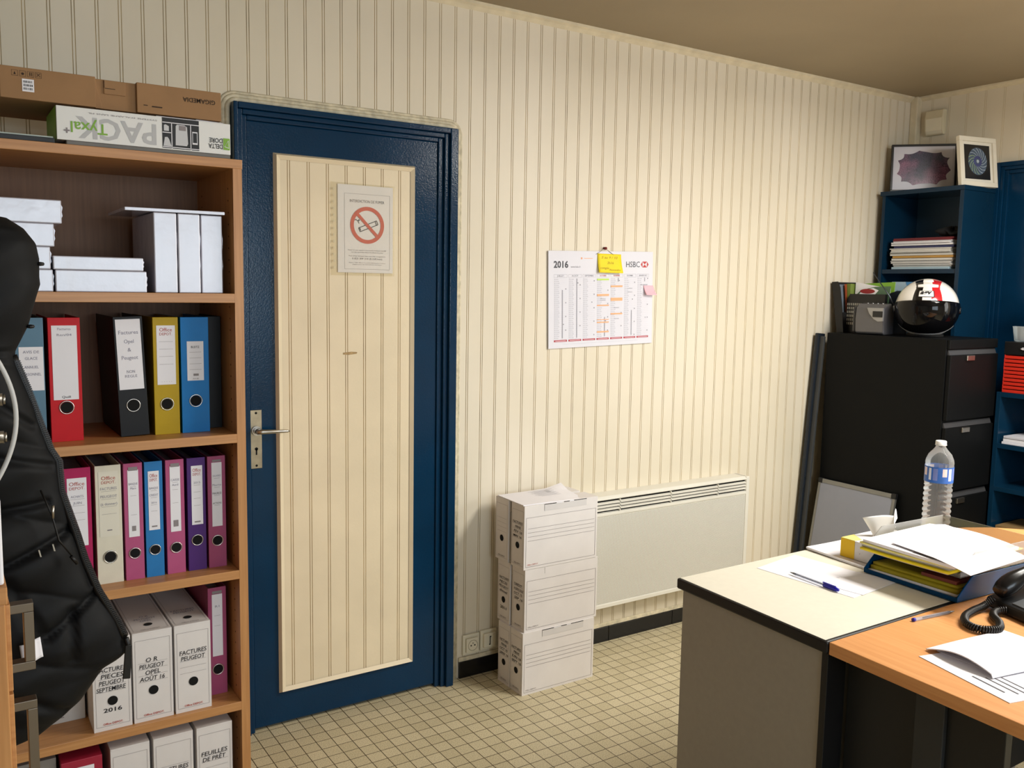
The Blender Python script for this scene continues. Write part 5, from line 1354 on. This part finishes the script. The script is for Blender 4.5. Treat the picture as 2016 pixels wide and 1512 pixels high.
def tis(u, v):
    a = (u-0.5)*2
    w = 0.034+0.024*v
    x = 0.100+0.030*math.cos(2.6*a)*v
    y = -0.064-w*a-0.012*v
    z = 0.053+0.062*v*(1+0.10*math.sin(5*u)-0.25*max(0, 0.35-u)) + (0.045*v*math.exp(-((u-0.80)/0.10)**2))
    return (x+0.014*math.sin(4.2*a+1.2*v), y, z)
b = MB(); b.grid(tis, 24, 14); b.build('tissue', mat('tissue_paper','f6f5f3',0.8,var=0.01), t, solid=0.0012)

# letter trays
BLT = clear_mat('blue_tray_plastic', '08436f', 0.25, 0.2, 0.2, 0.15)
SMK = clear_mat('smoky_tray_plastic', 'dcdbd8', 0.92, 0.08, 0.25)
def tray(label, loc, m, w=0.285, dep=0.345, hgt=0.062, rot=0.0):
    t = thing('letter_tray', label, 'tray', loc, rot)
    b = MB()
    # front faces -x, width runs along -y
    b.box(0.0, dep, -w, 0, 0, 0.003)
    for y0, y1 in ((-0.003, 0.0), (-w, -w+0.003)):
        b.prism([(0.0,0.003),(dep,0.003),(dep,hgt),(0.06,hgt),(0.03,hgt*0.62),(0.0,0.012)], y0, y1, ax='y')
    b.box(dep-0.003, dep, -w+0.003, -0.003, 0.003, hgt)
    b.box(0.0, 0.003, -w+0.003, -0.003, 0.003, 0.012)
    b.build('tray', m, t, 0.001)
    return t
tray('translucent blue letter tray, lower of the two on the desks', (2.190, -1.4045, DZT+0.0025), BLT, rot=math.radians(-2.5))
tray('clear smoky letter tray stacked on the blue one', (2.195, -1.405, DZT+0.0665), SMK, rot=math.radians(-2.5))
def traystack(z, layers, x0, y0, y1, x1):
    for (label, m, th, dx, dy0, dy1, sag) in layers:
        t = thing('document_folder' if 'folder' in label else 'paper_sheets', label, 'folder' if 'folder' in label else 'paper', (x0+dx, y0+dy0, z))
        Lx = x1-x0-dx; Wy = (y0+dy0)-(y1+dy1)
        b = MB(); b.grid(lambda u, v: (Lx*u, -Wy*v, th/2+sag*(math.sin(PI*v)*-0.3*(1-u)+0.0)+0.006*(1-u)**3*(sag/0.01)), 12, 14); b.build('sheet', m, t, solid=th)
        z += th+0.0006
    return z
OLIVE = mat('olive_yellow_folder', 'a89a1c', 0.6, var=0.05)
z = traystack(DZT+0.007, [('white papers at the bottom of the blue tray', WHITE, 0.006, 0.004, 0, 0, 0.0), ('yellow folder lying in the blue tray', OLIVE, 0.010, 0.012, -0.002, 0.002, 0.0), ('second yellow folder on top in the blue tray', OLIVE, 0.008, 0.020, -0.004, 0.004, 0.0)], 2.196, -1.412, -1.672, 2.52)
b = MB(); b.box(2.22, 2.45, -1.66, -1.56, z+0.0005, z+0.010); tag(b.build('document_folder', mat('red_brown_folder','7c3426',0.5,var=0.05), None, 0.001), 'red brown folder inside the blue tray', 'folder')
z2 = traystack(DZT+0.0715, [('beige folder lowest in the clear tray', mat('beige_folder','d6c4b2',0.6,var=0.03), 0.005, -0.04, -0.004, 0.006, 0.004), ('bright yellow folder in the clear tray, above the beige one', YELLOW, 0.006, -0.052, 0.0, -0.004, 0.004), ('grey papers between the folders of the clear tray', mat('grey_papers','a9a79c',0.7,var=0.05), 0.005, -0.045, 0.0, 0.0, 0.005), ('second grey papers above in the clear tray', mat('grey_papers_light','c9c7bd',0.7,var=0.05), 0.004, -0.050, -0.002, -0.004, 0.006), ('pale yellow folder high in the clear tray', mat('pale_yellow_paper','efe58a',0.65,var=0.03), 0.004, -0.055, 0.0, -0.008, 0.006)], 2.200, -1.418, -1.675, 2.50)
sheet('paper_sheets', 'bundle of white papers heaped on the clear tray', [(2.150,-1.425),(2.135,-1.70),(2.43,-1.705),(2.46,-1.43)], z2+0.003, th=0.008, curl=lambda u, v: 0.012*math.sin(PI*u*0.9)*v+0.004*v, prints=[(0.55,0.02,0.80,0.05,0),(0.55,0.08,0.85,0.10,0),(0.5,0.12,0.8,0.14,0)])
sheet('paper_sheet', 'large white sheet slumping over the right side of the clear tray', [(2.17,-1.50),(2.118,-1.752),(2.36,-1.765),(2.42,-1.50)], z2+0.016, th=0.001, nseg=40, curl=lambda u, v: 0.018*math.sin(PI*v*0.9)*(1-u)-0.034*max(0, u-0.55)**1.3+0.012*v)
# water bottle on the desk
bottle('clear water bottle with a white cap standing on the beech desk behind the tissues', (2.745, -1.277, DZT+0.0002))

# telephone
t = thing('desk_telephone', 'black desk telephone with handset at the right edge of the beech desk', 'telephone', (2.22, -1.735, DZT), math.radians(-18))
b = MB()
b.hexa([(0,-0.235,0.004),(0.23,-0.235,0.004),(0.23,0,0.004),(0,0,0.004),(0.004,-0.233,0.030),(0.225,-0.233,0.085),(0.225,-0.002,0.085),(0.004,-0.002,0.030)])
b.build('phone_body', mat('phone_black','1c1d1f',0.4,var=0.05), t, 0.006)
b = MB(); 
def slope(x): return 0.030+(x-0.004)/0.221*0.055
b.hexa([(0.012,-0.228,slope(0.012)),(0.215,-0.228,slope(0.215)),(0.215,-0.075,slope(0.215)),(0.012,-0.075,slope(0.012)),(0.012,-0.228,slope(0.012)+0.003),(0.215,-0.228,slope(0.215)+0.003),(0.215,-0.075,slope(0.215)+0.003),(0.012,-0.075,slope(0.012)+0.003)])
kp = b.build('keypad_plate', mat('phone_grey','4b4d50',0.4,var=0.03), t, 0.001)
b = MB()
for i in range(4):
    for j in range(3):
        x = 0.03+0.028*i; y = -0.11-0.032*j; b.hexa([(x,y-0.022,slope(x)+0.003),(x+0.016,y-0.022,slope(x+0.016)+0.003),(x+0.016,y,slope(x+0.016)+0.003),(x,y,slope(x)+0.003),(x,y-0.022,slope(x)+0.0065),(x+0.016,y-0.022,slope(x+0.016)+0.0065),(x+0.016,y,slope(x+0.016)+0.0065),(x,y,slope(x)+0.0065)])
b.build('keys', mat('key_light','8c8e92',0.4,var=0.03), kp, 0.001)
b = MB()
pts = []
for k in range(15):
    s = k/14; pts.append((0.006+0.215*s, -0.036, slope(0.006+0.215*s)+0.018+0.026*math.sin(PI*s)))
b.tube(pts, [0.016,0.023,0.025,0.024,0.021,0.018,0.017,0.017,0.017,0.018,0.021,0.024,0.025,0.023,0.015], 18); hs = b.build('handset', mat('phone_gloss_black','0e0e10',0.25,var=0.02), t, sub=0)
b = MB()
ctrl = [(-0.004,-0.036,0.035),(-0.03,-0.03,0.014),(-0.075,-0.045,0.011),(-0.125,-0.075,0.011),(-0.155,-0.115,0.011),(-0.150,-0.150,0.011),(-0.110,-0.160,0.011),(-0.075,-0.130,0.011),(-0.050,-0.085,0.011),(-0.02,-0.062,0.012),(0.006,-0.07,0.016)]
def catmull(P, n):
    P = [Vector(p) for p in P]; P = [P[0]]+P+[P[-1]]; out = []
    for i in range(1, len(P)-2):
        for k in range(n):
            s = k/n; a, b_, c, d_ = P[i-1], P[i], P[i+1], P[i+2]
            out.append(0.5*((2*b_)+(c-a)*s+(2*a-5*b_+4*c-d_)*s*s+(3*b_-a-3*c+d_)*s**3))
    out.append(P[-2]); return out
path = catmull(ctrl, 60)
# coil around the path
coil = []; u = Vector((0,0,1)); length = 0
acc = 0.0
for i, p in enumerate(path):
    tq = (path[min(i+1, len(path)-1)]-path[max(i-1, 0)]).normalized()
    w1 = tq.cross(Vector((0,0,1))).normalized(); w2 = w1.cross(tq)
    if i: acc += (p-path[i-1]).length
    an = 2*PI*acc/0.0052
    coil.append((p, w1, w2, acc))
total = coil[-1][3]; dense = []
nturn = int(total/0.0054); ns = nturn*10
j = 0
for k in range(ns+1):
    s = total*k/ns
    while j < len(coil)-2 and coil[j+1][3] < s: j += 1
    a0, a1 = coil[j], coil[j+1]; fct = (s-a0[3])/max(1e-9, a1[3]-a0[3])
    p = a0[0].lerp(a1[0], fct); an = 2*PI*k/10
    dense.append(p+(a0[1]*math.cos(an)+a0[2]*math.sin(an))*0.0078)
b.tube(dense, 0.0022, 6); b.build('coiled_cord', mat('cord_black','1d1b1a',0.35,var=0.05), t)

# booklet at the desk corner
sheet('paper_sheet', 'white printed sheet under the folded booklet near the desk edge', [(1.782,-1.836),(1.728,-2.062),(1.93,-2.112),(1.98,-1.885)], DZT+0.0003, th=0.0012, nseg=2, prints=[(0.50,0.13,0.84,0.150,3),(0.56,0.23,0.90,0.248,3),(0.58,0.31,0.92,0.328,3),(0.60,0.39,0.94,0.406,3)])
t = thing('booklet', 'white booklet folded open with its lifted page curling on the beech desk', 'booklet', (1.782, -1.836, DZT+0.0018))
def bk(u, v):
    # u along the short edge (towards camera), v away to the right
    A = Vector((0.045,0.012,0)); Bv = Vector((0.045-0.022,-0.150,0)); Cv = Vector((0.30,-0.205,0)); Dv = Vector((0.31,-0.02,0))
    q = (A*(1-u)+Bv*u)*(1-v)+(Dv*(1-u)+Cv*u)*v
    lift = 0.022*(1-v)**2*math.sin(PI*(0.12+0.88*(1-u)))**1.0*(1 if u < 1 else 0)
    return (q.x, q.y, 0.0015+lift*(1-0.15*u)+0.002*math.sin(PI*v))
b = MB(); b.grid(bk, 40, 40, smooth=False); b.build('lifted_pages', WHITE, t, solid=0.0022)
b = MB(); b.hexa([(0.06,-0.005,0.0),(0.05,-0.15,0.0),(0.30,-0.20,0.0),(0.30,-0.03,0.0),(0.06,-0.005,0.001),(0.05,-0.15,0.001),(0.30,-0.20,0.001),(0.30,-0.03,0.001)]); b.build('back_page', WHITE, t)

# repeats share a group by kind and place
for o in list(COL.objects):
    if o.parent is None and 'label' in o and 'group' not in o:
        z = o.location.z
        if o.name.startswith('lever_arch_file'):
            o['group'] = 'lever arch files on the second shelf' if z > 1.0 else 'lever arch files on the third shelf' if z > 0.6 else 'lever arch files on the fourth shelf'
        elif o.name.startswith('archive_box'):
            o['group'] = 'archive boxes stacked on the floor' if o.location.x > 1.5 else 'archive boxes on the fourth shelf' if z > 0.2 else 'archive boxes on the bottom shelf'
        elif o.name.startswith('ballpoint_pen'): o['group'] = 'clear ballpoint pens on the desks'
        elif o.name.startswith('framed_picture'): o['group'] = 'framed pictures on the corner shelf unit'
        elif o.name.startswith('water_bottle'): o['group'] = 'clear water bottles'
